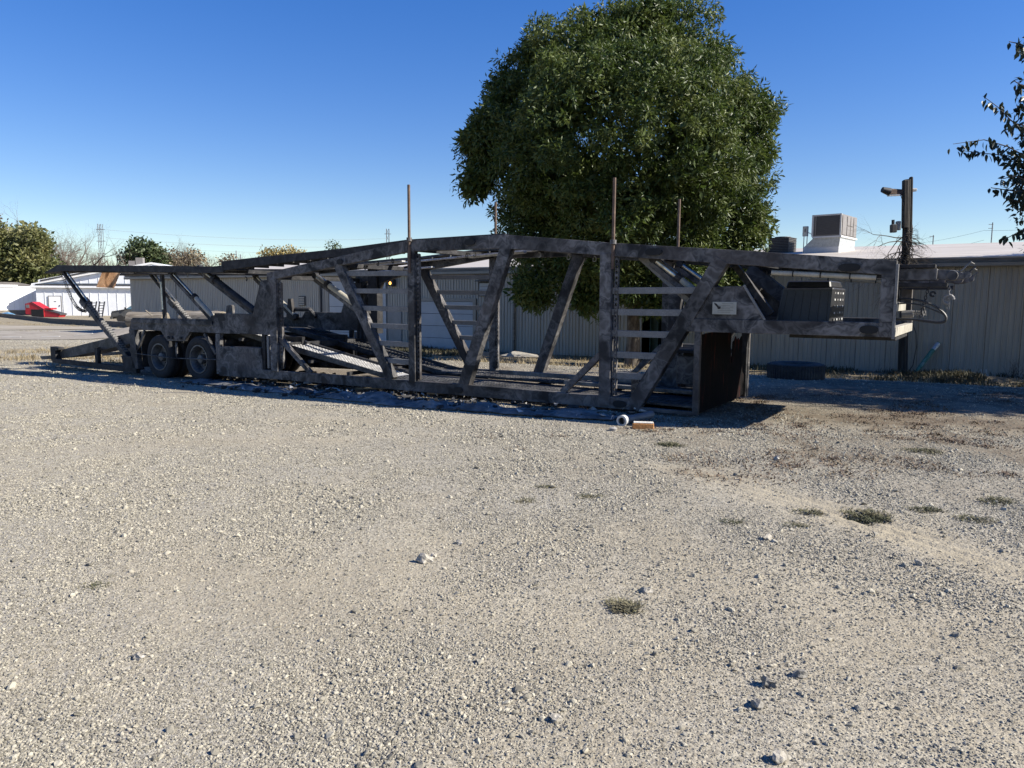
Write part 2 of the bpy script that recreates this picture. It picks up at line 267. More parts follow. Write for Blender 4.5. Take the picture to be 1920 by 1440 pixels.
# ------------------------------------------------------------------ mesh helpers
class MB:
    def __init__(s): s.v = []; s.f = []
    def add(s, vs, fs):
        b = len(s.v); s.v += [tuple(v) for v in vs]; s.f += [tuple(i + b for i in f) for f in fs]; return s
    def box(s, x0, x1, y0, y1, z0, z1, rot=None, org=None):
        vs = [Vector((x, y, z)) for x in (x0, x1) for y in (y0, y1) for z in (z0, z1)]
        if rot is not None: vs = [rot @ v for v in vs]
        if org is not None: vs = [v + Vector(org) for v in vs]
        return s.add(vs, [(0, 1, 3, 2), (4, 6, 7, 5), (0, 4, 5, 1), (2, 3, 7, 6), (0, 2, 6, 4), (1, 5, 7, 3)])
    def prism(s, poly, a, b, ax='y'):
        """polygon (p,q) extruded between a and b: ax y -> (p,.,q); ax x -> (.,p,q); ax z -> (p,q,.)"""
        n = len(poly); f = {'y': lambda p, t: (p[0], t, p[1]), 'x': lambda p, t: (t, p[0], p[1]), 'z': lambda p, t: (p[0], p[1], t)}[ax]
        vs = [f(p, a) for p in poly] + [f(p, b) for p in poly]
        return s.add(vs, [tuple(range(n))[::-1], tuple(range(n, 2 * n))] + [(i, (i + 1) % n, n + (i + 1) % n, n + i) for i in range(n)])
    def bar(s, p0, p1, w, h=None, up=(0, 0, 1)):
        """box beam between two points, w across, h along up"""
        p0, p1 = Vector(p0), Vector(p1); h = w if h is None else h
        d = (p1 - p0).normalized(); u = Vector(up)
        if abs(d.dot(u)) > .98: u = Vector((0, 1, 0))
        sd = d.cross(u).normalized(); u = sd.cross(d)
        vs = [p + sd * (a * w / 2) + u * (b * h / 2) for p in (p0, p1) for a, b in ((-1, -1), (1, -1), (1, 1), (-1, 1))]
        return s.add(vs, [(3, 2, 1, 0), (4, 5, 6, 7)] + [(i, (i + 1) % 4, 4 + (i + 1) % 4, 4 + i) for i in range(4)])
    def tube(s, pts, r, n=8, cap=True):
        pts = [Vector(p) for p in pts]; m = len(pts); rr = r if isinstance(r, (list, tuple)) else [r] * m
        rings = []; pu = None
        for i, p in enumerate(pts):
            d = (pts[min(i + 1, m - 1)] - pts[max(i - 1, 0)]).normalized()
            if pu is None: pu = d.orthogonal().normalized()
            pu = (pu - d * pu.dot(d)); pu = pu.normalized() if pu.length > 1e-6 else d.orthogonal().normalized()
            w = d.cross(pu)
            rings += [p + (pu * math.cos(a) + w * math.sin(a)) * rr[i] for a in [2 * PI * k / n for k in range(n)]]
        fs = [(i * n + k, i * n + (k + 1) % n, (i + 1) * n + (k + 1) % n, (i + 1) * n + k) for i in range(m - 1) for k in range(n)]
        if cap: fs += [tuple(range(n))[::-1], tuple((m - 1) * n + k for k in range(n))]
        return s.add(rings, fs)
    def lathe(s, prof, c, ax='y', n=32):
        """profile (radius, along) turned about an axis through c"""
        c = Vector(c); m = len(prof); vs = []
        for r, t in prof:
            for k in range(n):
                a = 2 * PI * k / n; q = (r * math.cos(a), r * math.sin(a))
                v = {'y': (q[0], t, q[1]), 'z': (q[0], q[1], t), 'x': (t, q[0], q[1])}[ax]
                vs.append(c + Vector(v))
        return s.add(vs, [(i * n + k, i * n + (k + 1) % n, (i + 1) * n + (k + 1) % n, (i + 1) * n + k) for i in range(m - 1) for k in range(n)])
    def mesh(s, name, m, smooth=False, bevel=0.):
        me = bpy.data.meshes.new(name); me.from_pydata(s.v, [], s.f)
        bm = bmesh.new(); bm.from_mesh(me)
        if bevel: bmesh.ops.bevel(bm, geom=bm.edges[:] , offset=bevel, segments=1, affect='EDGES', clamp_overlap=True)
        bmesh.ops.recalc_face_normals(bm, faces=bm.faces); bm.to_mesh(me); bm.free()
        me.materials.append(m)
        if smooth:
            me.polygons.foreach_set('use_smooth', [True] * len(me.polygons))
            me.set_sharp_from_angle(angle=R(40))
        me.update(); return me
    def build(s, name, m, parent=None, smooth=False, bevel=0.):
        return link(name, s.mesh(name, m, smooth, bevel), parent)
def link(name, me, parent=None):
    o = bpy.data.objects.new(name, me); COL.objects.link(o)
    if parent: o.parent = parent
    return o
def tag(o, label=None, cat=None, group=None, kind=None):
    if label: o['label'] = label
    if cat: o['category'] = cat
    if group: o['group'] = group
    if kind: o['kind'] = kind
    return o
def thing(name, label, cat, loc=(0, 0, 0), rz=0, group=None):
    o = bpy.data.objects.new(name, None); COL.objects.link(o); o.location = loc; o.rotation_euler = (0, 0, rz); o.empty_display_size = .2
    return tag(o, label, cat, group)
def copy_tree(o, parent=None):
    c = o.copy(); COL.objects.link(c)
    if parent: c.parent = parent
    for ch in list(o.children): copy_tree(ch, c)
    return c
def npmesh(name, V, F, m, smooth=False):
    """V (n,3), F (k,3|4) numpy arrays"""
    me = bpy.data.meshes.new(name); k = F.shape[1]
    me.vertices.add(len(V)); me.vertices.foreach_set('co', np.asarray(V, np.float32).ravel())
    me.loops.add(F.size); me.loops.foreach_set('vertex_index', F.astype(np.int32).ravel())
    me.polygons.add(len(F)); me.polygons.foreach_set('loop_start', np.arange(0, F.size, k, dtype=np.int32))
    me.materials.append(m); me.update(calc_edges=True)
    if smooth: me.polygons.foreach_set('use_smooth', [True] * len(F))
    return me

# ------------------------------------------------------------------ soil maps (shared by the ground and the gravel)
def nz(x, y, sc, seed=0, oct=4):
    return noise.fractal(Vector((x * sc, y * sc, seed * 7.3)), .9, 2.1, oct)   # about -1..1
RA, RB = (4.7, 1.2), (.75, 7.9)
def rutd(x, y):
    dx, dy = RB[0] - RA[0], RB[1] - RA[1]; L_ = math.hypot(dx, dy)
    t = ((x - RA[0]) * dx + (y - RA[1]) * dy) / L_; d = ((x - RA[0]) * dy - (y - RA[1]) * dx) / L_ + .18 * math.sin(t * .8)
    return t / L_, d
def rut(x, y):
    """sandy wheel track sweeping in from the right"""
    t, d = rutd(x, y)
    return math.exp(-(d / .32) ** 2) * sst(1.05, .6, t) * (.75 + .5 * nz(x, y, .9, 17))
def soil(x, y):
    """gravel share, dirt share, dead-grass share at a point"""
    s = (x - ORG.x) * SU.x + (y - ORG.y) * SU.y; o = (x - ORG.x) * OU.x + (y - ORG.y) * OU.y
    g = .95 + .55 * nz(x, y, .38, 1) + .4 * nz(x, y, 1.7, 2)
    g = min(1, max(0.42, g)) * (1 - min(.97, 1.1 * max(0, rut(x, y))))
    r = sst(-.6, 3.2, x - .35 * (9 - y) + nz(x, y, .8, 4) * 1.6) * sst(4.8, 7.4, y + .5 * nz(x, y, 1.1, 19))      # drier, dirtier corner right
    d = .8 * r * max(0, min(1, .5 + 1.2 * nz(x, y, 1.3, 3)))
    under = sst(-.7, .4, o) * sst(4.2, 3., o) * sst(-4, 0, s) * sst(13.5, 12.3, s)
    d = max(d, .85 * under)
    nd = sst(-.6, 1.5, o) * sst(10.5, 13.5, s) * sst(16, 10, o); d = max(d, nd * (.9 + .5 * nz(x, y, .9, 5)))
    back = sst(2.6, 5.5, o) * sst(-14, -2, s + nz(x, y, .25, 8) * 3)
    d = max(d, back * (.45 + .5 * nz(x, y, .5, 5)))
    gr = max(0, min(1, sst(9, 15, o) * sst(-22, -12, s) * (.6 + .8 * nz(x, y, .4, 6))))
    gr = max(gr, .6 * sst(60, 85, math.hypot(x, y)))
    gr = max(gr, .65 * sst(-3.5, -6, s) * sst(-.6, 1.2, o) * sst(9.5, 6, o) * max(0, .6 + nz(x, y, .7, 9)))
    d = max(0, min(1, d)); return g * (1 - .55 * d), d, gr
# ------------------------------------------------------------------ ground
def build_ground():
    cx, cy = 0., -3.
    th = np.concatenate([np.linspace(R(-46), R(46), 500), np.linspace(R(46), R(314), 40)[1:-1]])
    rr = [.3, 1.2, 2.4]; r = 3.2
    while r < 260: rr.append(r); r *= 1.005 if 5.5 < r < 9.5 else 1.0115
    while r < 5000: rr.append(r); r *= 1.25
    nt_, nr = len(th), len(rr); V = np.zeros((nr * nt_, 3)); Cc = np.zeros((nr * nt_, 4), np.float32); Cc[:, 3] = 1
    i = 0
    for r in rr:
        for a in th:
            x, y = cx + r * math.sin(a), cy + r * math.cos(a); z = G(x, y)
            if r < 90 and abs(a) < .85:
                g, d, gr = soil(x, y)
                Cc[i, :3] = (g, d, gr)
            else:
                Cc[i, :3] = (.5, .1, .5 if r > 60 else .1)
            V[i] = (x, y, z); i += 1
    F = []
    for a in range(nr - 1):
        b = a * nt_
        k = np.arange(nt_); k2 = (k + 1) % nt_
        F.append(np.stack([b + k, b + nt_ + k, b + nt_ + k2, b + k2], 1)[:, ::-1])
    F = np.concatenate(F)
    me = npmesh('ground', V, F, MAT['ground'], True)
    ca = me.color_attributes.new('soil', 'FLOAT_COLOR', 'POINT'); ca.data.foreach_set('color', Cc.ravel())
    # close the hub under the camera
    tag(link('ground', me), kind='structure')
build_ground()

def sheet(name, pts, lift, m, n=24, kind='structure', cut=2):
    """flat-lying sheet following the ground: a quad (4 corner points) split n x n"""
    a, b, c, d = [Vector(p) for p in pts]; vs = []; fs = []
    for i in range(n + 1):
        for j in range(n + 1):
            u, v = i / n, j / n; p = a * (1 - u) * (1 - v) + b * u * (1 - v) + c * u * v + d * (1 - u) * v
            w_ = 0
            if i in (0, n) or j in (0, n): w_ = nz(p.x, p.y, .35, 31) * .5
            x, y = p.x + w_, p.y + w_
            vs.append((x, y, G(x, y) + lift))
    for i in range(n):
        for j in range(n): q = i * (n + 1) + j; fs.append((q, q + 1, q + n + 2, q + n + 1))
    return tag(MB().add(vs, fs).build(name, m), kind=kind)
sheet('parking_lot', [(-100, 100), (-33.5, 62.0), (-30, 55.5), (-75, 52)], .03, MAT['lot'], 40)
sheet('asphalt_lane', [(-75, 50.5), (-26.5, 53.0), (-20, 41), (-55, 30.5)], .025, MAT['lane'], 40)
mb = MB()
p0, p1 = Vector((-31, 42.2)), Vector((-23.5, 42.8))
for t in (0, .28, .56, .8):
    a, b = p0.lerp(p1, t), p0.lerp(p1, t + .13); mb.bar((a.x, a.y, G(*a) + .06), (b.x, b.y, G(*b) + .06), .12, .02)
tag(mb.build('lane_marking', MAT['paint']), kind='structure')
mb = MB(); ks = [(-100, 118), (-69.9, 102.4), (-50, 81), (-33.3, 62.4), (-26.5, 55.4), (-23.2, 51.6)]
for a, b in zip(ks, ks[1:]):
    mb.bar((a[0], a[1], G(*a) + .12), (b[0], b[1], G(*b) + .12), .3, .7)
tag(mb.build('kerb', MAT['kerb']), kind='structure')

# ------------------------------------------------------------------ scattered stones (geometry nodes instances)
def scatter(name, P, S, m, flat=.62, seed=1, kind='stuff', label=None):
    me = bpy.data.meshes.new(name); me.vertices.add(len(P)); me.vertices.foreach_set('co', np.asarray(P, np.float32).ravel())
    a = me.attributes.new('siz', 'FLOAT', 'POINT'); a.data.foreach_set('value', np.asarray(S, np.float32))
    ro = np.stack([RN.uniform(-.6, .6, len(P)), RN.uniform(-.6, .6, len(P)), RN.uniform(0, 6.28, len(P))], 1)
    a = me.attributes.new('rot', 'FLOAT_VECTOR', 'POINT'); a.data.foreach_set('vector', ro.astype(np.float32).ravel())
    a = me.attributes.new('pick', 'INT', 'POINT'); a.data.foreach_set('value', RN.integers(0, 7, len(P)).astype(np.int32))
    o = link(name, me); ng = bpy.data.node_groups.new(name + '_nodes', 'GeometryNodeTree')
    ng.interface.new_socket('Geometry', in_out='INPUT', socket_type='NodeSocketGeometry'); ng.interface.new_socket('Geometry', in_out='OUTPUT', socket_type='NodeSocketGeometry')
    N = ng.nodes.new; L = ng.links.new; gi = N('NodeGroupInput'); go = N('NodeGroupOutput'); jn = N('GeometryNodeJoinGeometry')
    rs = random.Random(seed)
    for k in range(7):
        ic = N('GeometryNodeMeshIcoSphere'); ic.inputs['Radius'].default_value = 1; ic.inputs['Subdivisions'].default_value = 2
        sp = N('GeometryNodeSetPosition'); L(ic.outputs[0], sp.inputs['Geometry'])
        po = N('GeometryNodeInputPosition'); no = N('ShaderNodeTexNoise'); no.noise_dimensions = '4D'; no.inputs['W'].default_value = seed * 10 + k * 3.1
        no.inputs['Scale'].default_value = .75; no.inputs['Detail'].default_value = 1.5
        L(po.outputs[0], no.inputs['Vector']); sb = N('ShaderNodeVectorMath'); sb.operation = 'SUBTRACT'; sb.inputs[1].default_value = (.5, .5, .5)
        L(no.outputs['Color'], sb.inputs[0]); ml = N('ShaderNodeVectorMath'); ml.operation = 'MULTIPLY'; ml.inputs[1].default_value = (2.1, 2.1, 1.9)
        L(sb.outputs[0], ml.inputs[0]); L(ml.outputs[0], sp.inputs['Offset'])
        tr = N('GeometryNodeTransform'); L(sp.outputs[0], tr.inputs['Geometry']); tr.inputs['Scale'].default_value = (1, rs.uniform(.6, .95), flat * rs.uniform(.75, 1.2))
        sm = N('GeometryNodeSetMaterial'); sm.inputs['Material'].default_value = m; L(tr.outputs[0], sm.inputs[0])
        gt = N('GeometryNodeGeometryToInstance'); L(sm.outputs[0], gt.inputs[0]); L(gt.outputs[0], jn.inputs[0])
    ip = N('GeometryNodeInstanceOnPoints'); L(gi.outputs[0], ip.inputs['Points']); L(jn.outputs[0], ip.inputs['Instance'])
    def att(nm, ty):
        n = N('GeometryNodeInputNamedAttribute'); n.data_type = ty; n.inputs['Name'].default_value = nm; return n.outputs[0]
    ip.inputs['Pick Instance'].default_value = True; L(att('pick', 'INT'), ip.inputs['Instance Index'])
    L(att('rot', 'FLOAT_VECTOR'), ip.inputs['Rotation']); L(att('siz', 'FLOAT'), ip.inputs['Scale']); L(ip.outputs[0], go.inputs[0])
    md = o.modifiers.new('scatter', 'NODES'); md.node_group = ng
    return tag(o, kind=kind, label=label)
def gravel():
    # soil sampled on a grid, then looked up
    gx, gy, st = np.arange(-34, 34.01, .16), np.arange(1, 43, .16), .16
    A = np.zeros((len(gx), len(gy), 4), np.float32)
    for i, x in enumerate(gx):
        for j, y in enumerate(gy):
            if abs(x) > .8 * y + 1: continue
            g, d, gr = soil(x, y); A[i, j] = (g, max(gr, .95 * d), nz(x, y, 1.1, 21, 3), max(0, min(1, 1.3 * rut(x, y))))
    bands = [(1.7, 3.4, 21000, .0036), (3.4, 5.5, 12500, .0042), (5.5, 8.5, 6500, .0050), (8.5, 13, 2800, .0064), (13, 22, 650, .0088), (22, 42, 80, .014)]
    PX, PY, PR = [], [], []
    for y0, y1, dens, sz in bands:
        hw = .80 * y1 + .5; n = int((y1 - y0) * 2 * hw * dens)
        X = RN.uniform(-hw, hw, n); Y = RN.uniform(y0, y1, n); k = np.abs(X) < .78 * Y + .5; X, Y = X[k], Y[k]; n = len(X)
        fx = (X - gx[0]) / st; fy = (Y - gy[0]) / st; i = fx.astype(int); j = fy.astype(int); u = (fx - i)[:, None]; v = (fy - j)[:, None]
        a_ = A[i, j] * (1 - u) * (1 - v) + A[i + 1, j] * u * (1 - v) + A[i, j + 1] * (1 - u) * v + A[i + 1, j + 1] * u * v
        U = RN.uniform(0, 1, n); keep = U < (.32 + .68 * a_[:, 0] ** 1.6) * (1 - .93 * a_[:, 3]) * (1 - .82 * a_[:, 1]) * (.8 + .6 * np.maximum(-.4, a_[:, 2]))
        r = sz * RN.lognormal(0, .38, n) * (.78 + .35 * np.clip(a_[:, 2] + .3, 0, 1)); b_ = RN.uniform(0, 1, n)
        r = np.where(b_ > .9985, r * 3., np.where(b_ > .98, r * 2., r)); r = np.minimum(r, .026)
        PX.append(X[keep]); PY.append(Y[keep]); PR.append(r[keep])
    PX, PY, PR = map(np.concatenate, (PX, PY, PR))
    P = [(x, y, G(x, y) + .25 * r) for x, y, r in zip(PX.tolist(), PY.tolist(), PR.tolist())]
    print('gravel stones', len(P)); scatter('gravel', P, PR, MAT['rock'])
gravel()

# single larger stones that stand out in the foreground
def rockmesh(name, r, m, seed, flat=.65):
    bm = bmesh.new(); bmesh.ops.create_icosphere(bm, subdivisions=2, radius=1)
    for v in bm.verts:
        q = v.co * 1.3 + Vector((seed * 3.7, seed, 0)); k = .9 + .75 * noise.noise(q) + .3 * noise.noise(q * 2.9)
        v.co = Vector((v.co.x * r * k, v.co.y * r * .62 * k, v.co.z * r * flat * k))
    me = bpy.data.meshes.new(name); bm.to_mesh(me); bm.free(); me.materials.append(m); return me
ROCKS = [(-.52, 4.33, .052, 'bigrock', 'pale jagged rock, largest stone lying left of centre on the gravel'),
         (-.47, 4.42, .03, 'bigrock', 'small pale stone touching the largest jagged rock on the gravel'),
         (-.34, 4.68, .028, 'bigrock', 'small white stone a step behind the largest jagged rock'),
         (1.66, 4.69, .04, 'bigrock', 'flat whitish stone alone on gravel right of centre below the weed patches'),
         (1.03, 2.84, .036, 'darkrock', 'dark grey-green stone half sunk in gravel near the lower right'),
         (1.19, 2.91, .034, 'darkrock', 'smaller dark stone just beside the dark grey-green stone'),
         (.94, 2.69, .036, 'darkrock', 'brown-grey stone nearest the camera of the dark stones'),
         (.72, 3.83, .032, 'bigrock', 'angular pale stone just beyond the low green weed in the gravel'),
         (.9, 2.34, .036, 'bigrock', 'white broken stone at the very bottom edge of the gravel'),
         (2.38, 4.2, .03, 'bigrock', 'pale stone beside the sandy wheel track'),
         (.17, 2.6, .027, 'bigrock', 'rounded pale stone near the bottom, left of the white broken stone'),
         (2.6, 7.2, .045, 'bigrock', 'pale stone between the weed patches and the nose of the trailer'),
         (-1.62, 3.1, .03, 'bigrock', 'pale stone in the lower left gravel')]
for i, (x, y, r, m, lb) in enumerate(ROCKS):
    o = link('rock', rockmesh('rock', r, MAT[m], i + 1)); o.location = (x, y, G(x, y) + r * .28); o.rotation_euler = (.2, .1, i * 1.3)
    tag(o, lb, 'rock', 'larger stones on the gravel')

# ------------------------------------------------------------------ grass and weeds
def blades(name, spots, m, h=(.1, .3), w=.006, lean=.6, label=None, kind='stuff', cat=None):
    """spots: (x, y, radius, count)"""
    V = []; F = []; b = 0
    for (x, y, rad, n) in spots:
        for _ in range(n):
            a = random.uniform(0, 6.283); q = rad * math.sqrt(random.random()); bx, by = x + q * math.cos(a), y + q * math.sin(a); bz = G(bx, by) - .01
            hh = random.uniform(*h) * (1 - .5 * (q / (rad + .01)) ** 2); t = random.uniform(0, 6.283); l = random.uniform(.1, lean) * hh
            dx, dy = math.cos(t), math.sin(t); sx, sy = -dy * w, dx * w
            p1 = (bx + dx * l * .4, by + dy * l * .4, bz + hh * .6); p2 = (bx + dx * l, by + dy * l, bz + hh * random.uniform(.75, 1))
            V += [(bx - sx, by - sy, bz), (bx + sx, by + sy, bz), (p1[0] + sx * .8, p1[1] + sy * .8, p1[2]), (p1[0] - sx * .8, p1[1] - sy * .8, p1[2]), p2]
            F += [(b, b + 1, b + 2), (b, b + 2, b + 3), (b + 3, b + 2, b + 4)]; b += 5
    o = link(name, npmesh(name, np.array(V), np.array(F), m)); return tag(o, label, cat, kind=kind)
sp = []
for _ in range(330):
    s, o = random.uniform(-13, 12), random.uniform(14.6, 19.6); p = W(s, o); sp.append((p.x, p.y, .35, 26))
for _ in range(150):
    s, o = random.uniform(-2, 9), random.uniform(8.5, 13.5); p = W(s, o); sp.append((p.x, p.y, .3, 20))
for _ in range(420):
    s, o = random.uniform(-14, -4.2), random.uniform(.2, 7.5); p = W(s, o); sp.append((p.x, p.y, .3, 20))
for _ in range(260):
    x = random.uniform(-60, -24); t = (x + 60) / 36; y = 82 - 30 * t + random.uniform(.5, 3.5); sp.append((x, y, .5, 9))
for _ in range(60): sp.append((random.uniform(-36, -24), 52.6 + random.uniform(-.5, .5), .4, 12))
for _ in range(160):
    s, o = random.uniform(9, 18), random.uniform(8, 19); p = W(s, o); sp.append((p.x, p.y, .25, 14))
sp = [q for q in sp if nz(q[0], q[1], .45, 51) > -.12]
blades('dry_grass', sp, MAT['straw'], (.05, .24), .007, 1.3)
sp = []
for _ in range(420):
    s, o = random.uniform(-12.5, -4), random.uniform(14.2, 19.5); p = W(s, o); sp.append((p.x, p.y, .4, 30))
for _ in range(520):
    s, o = random.uniform(9.5, 19), random.uniform(15.6, 19.4); p = W(s, o); sp.append((p.x, p.y, .4, 30))
for _ in range(60):
    s, o = random.uniform(3, 10), random.uniform(17.5, 19.5); p = W(s, o); sp.append((p.x, p.y, .4, 22))
sp = [q for q in sp if nz(q[0], q[1], .5, 52) > -.1]
blades('weeds', sp, MAT['weed'], (.05, .34), .013, 1.1)
# low reddish weeds creeping over the dirt on the right
sp = []
for _ in range(900):
    x = random.uniform(1.2, 9.5); y = random.uniform(6.4, 12.5)
    if nz(x, y, .9, 41) > -.08 and x > .25 * (9 - y) + 1.0: sp.append((x, y, random.uniform(.08, .28), random.randint(22, 70)))
for _ in range(60):
    x = random.uniform(-.3, 2.5); y = random.uniform(7.4, 9.2)
    if nz(x, y, .9, 42) > .1: sp.append((x, y, .15, 30))
blades('creeping_weeds', sp, MAT['redweed'], (.015, .055), .007, 2.6)
GW_ = 0
GW = [((.55, 3.62), .13, 420, 'small green weed tuft growing alone in the near gravel', .05),
      ((.62, 5.86), .17, 300, 'flat green weed patch nearest the middle of the lot', .03),
      ((2.62, 5.2), .26, 800, 'largest green weed patch, right of centre in the sandy gravel', .05),
      ((1.98, 5.0), .12, 240, 'small round weed patch just left of the largest weed patch', .03),
      ((1.55, 5.05), .14, 240, 'pale flat weed patch left of the small round one', .03),
      ((3.28, 5.1), .2, 340, 'olive weed patch by the right end of the sandy track', .035),
      ((3.05, 5.36), .16, 260, 'dry brown weed tuft behind the largest weed patch', .04),
      ((.1, 5.75), .13, 240, 'thin brown weed patch beside the flat green one', .03),
      ((-2.3, 3.97), .11, 220, 'thin mossy weed alone in the gravel at lower left', .025),
      ((2.2, 5.32), .16, 300, 'brown-green weed mat just behind the small round patch', .035),
      ((3.75, 5.6), .2, 360, 'brownish weed mat farthest right beside the track', .04),
      ((1.75, 8.0), .22, 380, 'brown weed mat nearest the shadow of the trailer nose', .05),
      ((.3, 6.2), .12, 220, 'small brown weed tuft left of the flat green patch', .03),
      ((4.2, 7.5), .25, 380, 'yellowish weed patch near the shaded ground on the right', .05)]
for (x, y), r, n, lb, h in GW:
    o = blades('weed_patch', [(x + random.uniform(-.5, .5) * r, y + random.uniform(-.25, .25) * r, r * random.uniform(.4, .65), n // 4) for _ in range(7)], MAT['gweed'], (h * .3, h * 1.), .0045, 2.2, kind=None)
    tag(o, lb, 'weed', 'weed patches on the lot')

# ------------------------------------------------------------------ the burnt car-hauler trailer
TR = thing('car_hauler_trailer', 'burnt-out two-axle car hauler trailer with scorched grey steel frame, parked on the gravel', 'trailer', (ORG.x, ORG.y, 0), TROT)
WID = 2.5; B = MAT['burnt']; SO = MAT['soot']
def tp(name, mb, m, parent=TR, bevel=.004, smooth=False, label=None):
    o = mb.build(name, m, parent, smooth, bevel)
    if label: o['label'] = label
    return o
def slant(poly, far, name, m=B, o0=0., o1=.12, bevel=.004):
    a, b = (o0, o1) if not far else (WID - o1, WID - o0)
    return tp(name, MB().prism(poly, a, b), m, bevel=bevel)
def beam(a, b, w, far=False, name='diagonal_brace', m=B, o0=0., o1=.12):
    """member in the side plane from a to b, w wide"""
    a, b = Vector(a), Vector(b); d = (b - a).normalized(); n = Vector((-d.y, d.x)) * (w / 2)
    return slant([tuple(a + n), tuple(b + n), tuple(b - n), tuple(a - n)], far, name, m, o0, o1)
topz = [(3.66, 2.24, 2.09), (4.48, 2.36, 2.2), (5.48, 2.49, 2.33), (7.2, 2.73, 2.55), (9.08, 2.75, 2.54), (10.9, 2.56, 2.38), (12.74, 2.40, 2.22), (14.45, 2.24, 2.07)]
for far in (False, True):
    for (a, b) in zip(topz, topz[1:]):
        pass
    poly = [(s, t) for s, t, _ in topz] + [(s, b) for s, _, b in reversed(topz)]
    slant(poly, far, 'top_rail')
    slant([(2.1, .37), (3.9, .37), (12.2, .42), (11.3, .26), (11.3, .235), (9.6, .235), (3.9, .2), (2.1, .16)][:2] + [(8.3, .40), (11.35, .40), (11.3, .235), (9.6, .225), (3.9, .205), (2.1, .17)], far, 'bottom_rail')
    beam((5.53, 2.36), (6.76, .38), .17, far, o0=.003, o1=.13)
    beam((9.11, 2.57), (8.3, .38), .2, far, o0=.003, o1=.13)
    beam((12.42, 2.3), (11.24, .27), .2, far, o0=-.006, o1=.14)
    slant([(7.17, 2.68), (7.31, 2.68), (7.32, .38), (7.18, .38)], far, 'post', o0=-.012, o1=.1)
    slant([(10.70, 2.42), (10.87, 2.42), (10.90, .27), (10.72, .27)], far, 'post', o0=-.012, o1=.1)
    beam((10.72, 1.0), (10.1, .4), .09, far, 'corner_brace', o0=.02, o1=.09)
    beam((3.92, 1.0), (4.76, .37), .09, far, 'corner_brace', o0=.02, o1=.09)
    # perforated lock strips: two flanges and many small bridges, holes between
    for s0, z1 in ((7.335, 2.5), (10.915, 2.35), (3.96, 2.05)):
        mb = MB(); z = .45; y0 = .03 if not far else WID - .1
        mb.box(s0, s0 + .012, y0, y0 + .05, .42, z1); mb.box(s0 + .042, s0 + .054, y0, y0 + .05, .42, z1)
        while z < z1:
            mb.box(s0 + .012, s0 + .042, y0, y0 + .05, z, z + .035); z += .075
        tp('lock_strip', mb, B, bevel=0)
    # climbing rungs
    for z in (2.205, 1.905, 1.605, 1.305, 1.005, .71):
        sl_ = 5.53 + (2.36 - z) / 1.98 * 1.23 - .02
        slant([(sl_ , z + .038), (7.18, z + .03), (7.18, z - .055), (sl_ , z - .047)], far, 'rung', MAT['rung'], .05, .10, .003)
    for z in (1.905, 1.605, 1.305, 1.005, .71):
        sr = 12.42 - (2.3 - z) / 2.03 * 1.18 + .02
        slant([(10.88, z + .04), (sr, z + .045), (sr, z - .045), (10.88, z - .05)], far, 'rung', MAT['rung'], .04, .09, .003)
    # body side over the axles
    slant([(-1.08, 1.06), (-.93, 1.30), (1.92, 1.32), (2.03, 1.45), (3.19, 1.45), (3.45, 2.08), (3.5, 2.1), (3.94, 2.13), (3.91, 1.06), (2.14, 1.04), (1.05, 1.04), (-1.08, 1.03)], far, 'side_panel', o0=.012, o1=.1)
    slant([(-.95, 1.27), (1.95, 1.285), (1.95, 1.2), (-.97, 1.19)], far, 'side_panel_flange', o0=-.01, o1=.011, bevel=.002)
    slant([(3.74, 2.12), (3.93, 2.13), (3.915, .36), (3.72, .36)], far, 'upright', o0=-.02, o1=.1)
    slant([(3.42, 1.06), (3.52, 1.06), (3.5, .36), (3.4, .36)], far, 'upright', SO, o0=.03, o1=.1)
    slant([(3.56, 1.03), (3.62, 1.03), (3.62, .4), (3.56, .4)], far, 'air_cylinder', MAT['rung'], o0=.03, o1=.09)
    slant([(.12, 1.04), (1.15, 1.04), (.98, .84), (.36, .82)], far, 'suspension_hanger', o0=.01, o1=.08)
    for q in (.42, .55, .85):
        tp('hanger_bolt', MB().lathe([(.0, -.02), (.032, -.02), (.034, .012)], (q, 0 if not far else WID, .9), 'y', 10), SO, bevel=0)
    slant([(-1.08, 1.035), (-.86, 1.035), (-.78, .15), (-1.02, .15)], far, 'upright', o0=0., o1=.12)
    beam((-.84, .55), (-.52, 1.02), .06, far, 'corner_brace', o0=.02, o1=.07)
    beam((1.98, .6), (1.62, 1.02), .06, far, 'corner_brace', o0=.02, o1=.07)
    slant([(2.02, 1.03), (2.16, 1.03), (2.14, .76), (2.0, .76)], far, 'upright', o0=.012, o1=.1)
    slant([(2.02, .77), (3.42, .79), (3.45, .37), (3.43, .24), (2.02, .2)], far, 'skirt_box', o0=.004, o1=.3)
    mb = MB().tube([(-.84, -.02, .5), (.6, -.02, .46), (2.05, -.02, .5)], .013, 6); 
    if far: mb.v = [(x, WID - y, z) for x, y, z in mb.v]
    tp('tie_rod', mb, B, bevel=0)
    slant([(.66, .8), (.71, .8), (.71, .48), (.66, .48)], far, 'rod_hanger', o0=-.01, o1=.02)
    # gooseneck
    slant([(11.95, 1.53), (14.46, 1.53), (14.46, 1.36), (11.78, 1.36)], far, 'gooseneck_rail', o0=.0, o1=.12)
    slant([(14.3, 2.08), (14.44, 2.08), (14.44, 1.53), (14.3, 1.53)], far, 'gooseneck_post', o0=.0, o1=.12)
    slant([(12.02, 1.53), (12.28, 1.95), (12.73, 1.96), (12.99, 1.53)], far, 'gusset_plate', o0=.02, o1=.05)
    beam((12.72, 1.97), (13.0, 1.53), .03, far, 'gusset_lip', MAT['rung'], o0=.0, o1=.02)
    slant([(12.1, 1.36), (12.18, 1.36), (12.18, .24), (12.1, .24)], far, 'nose_post', o0=.0, o1=.07)
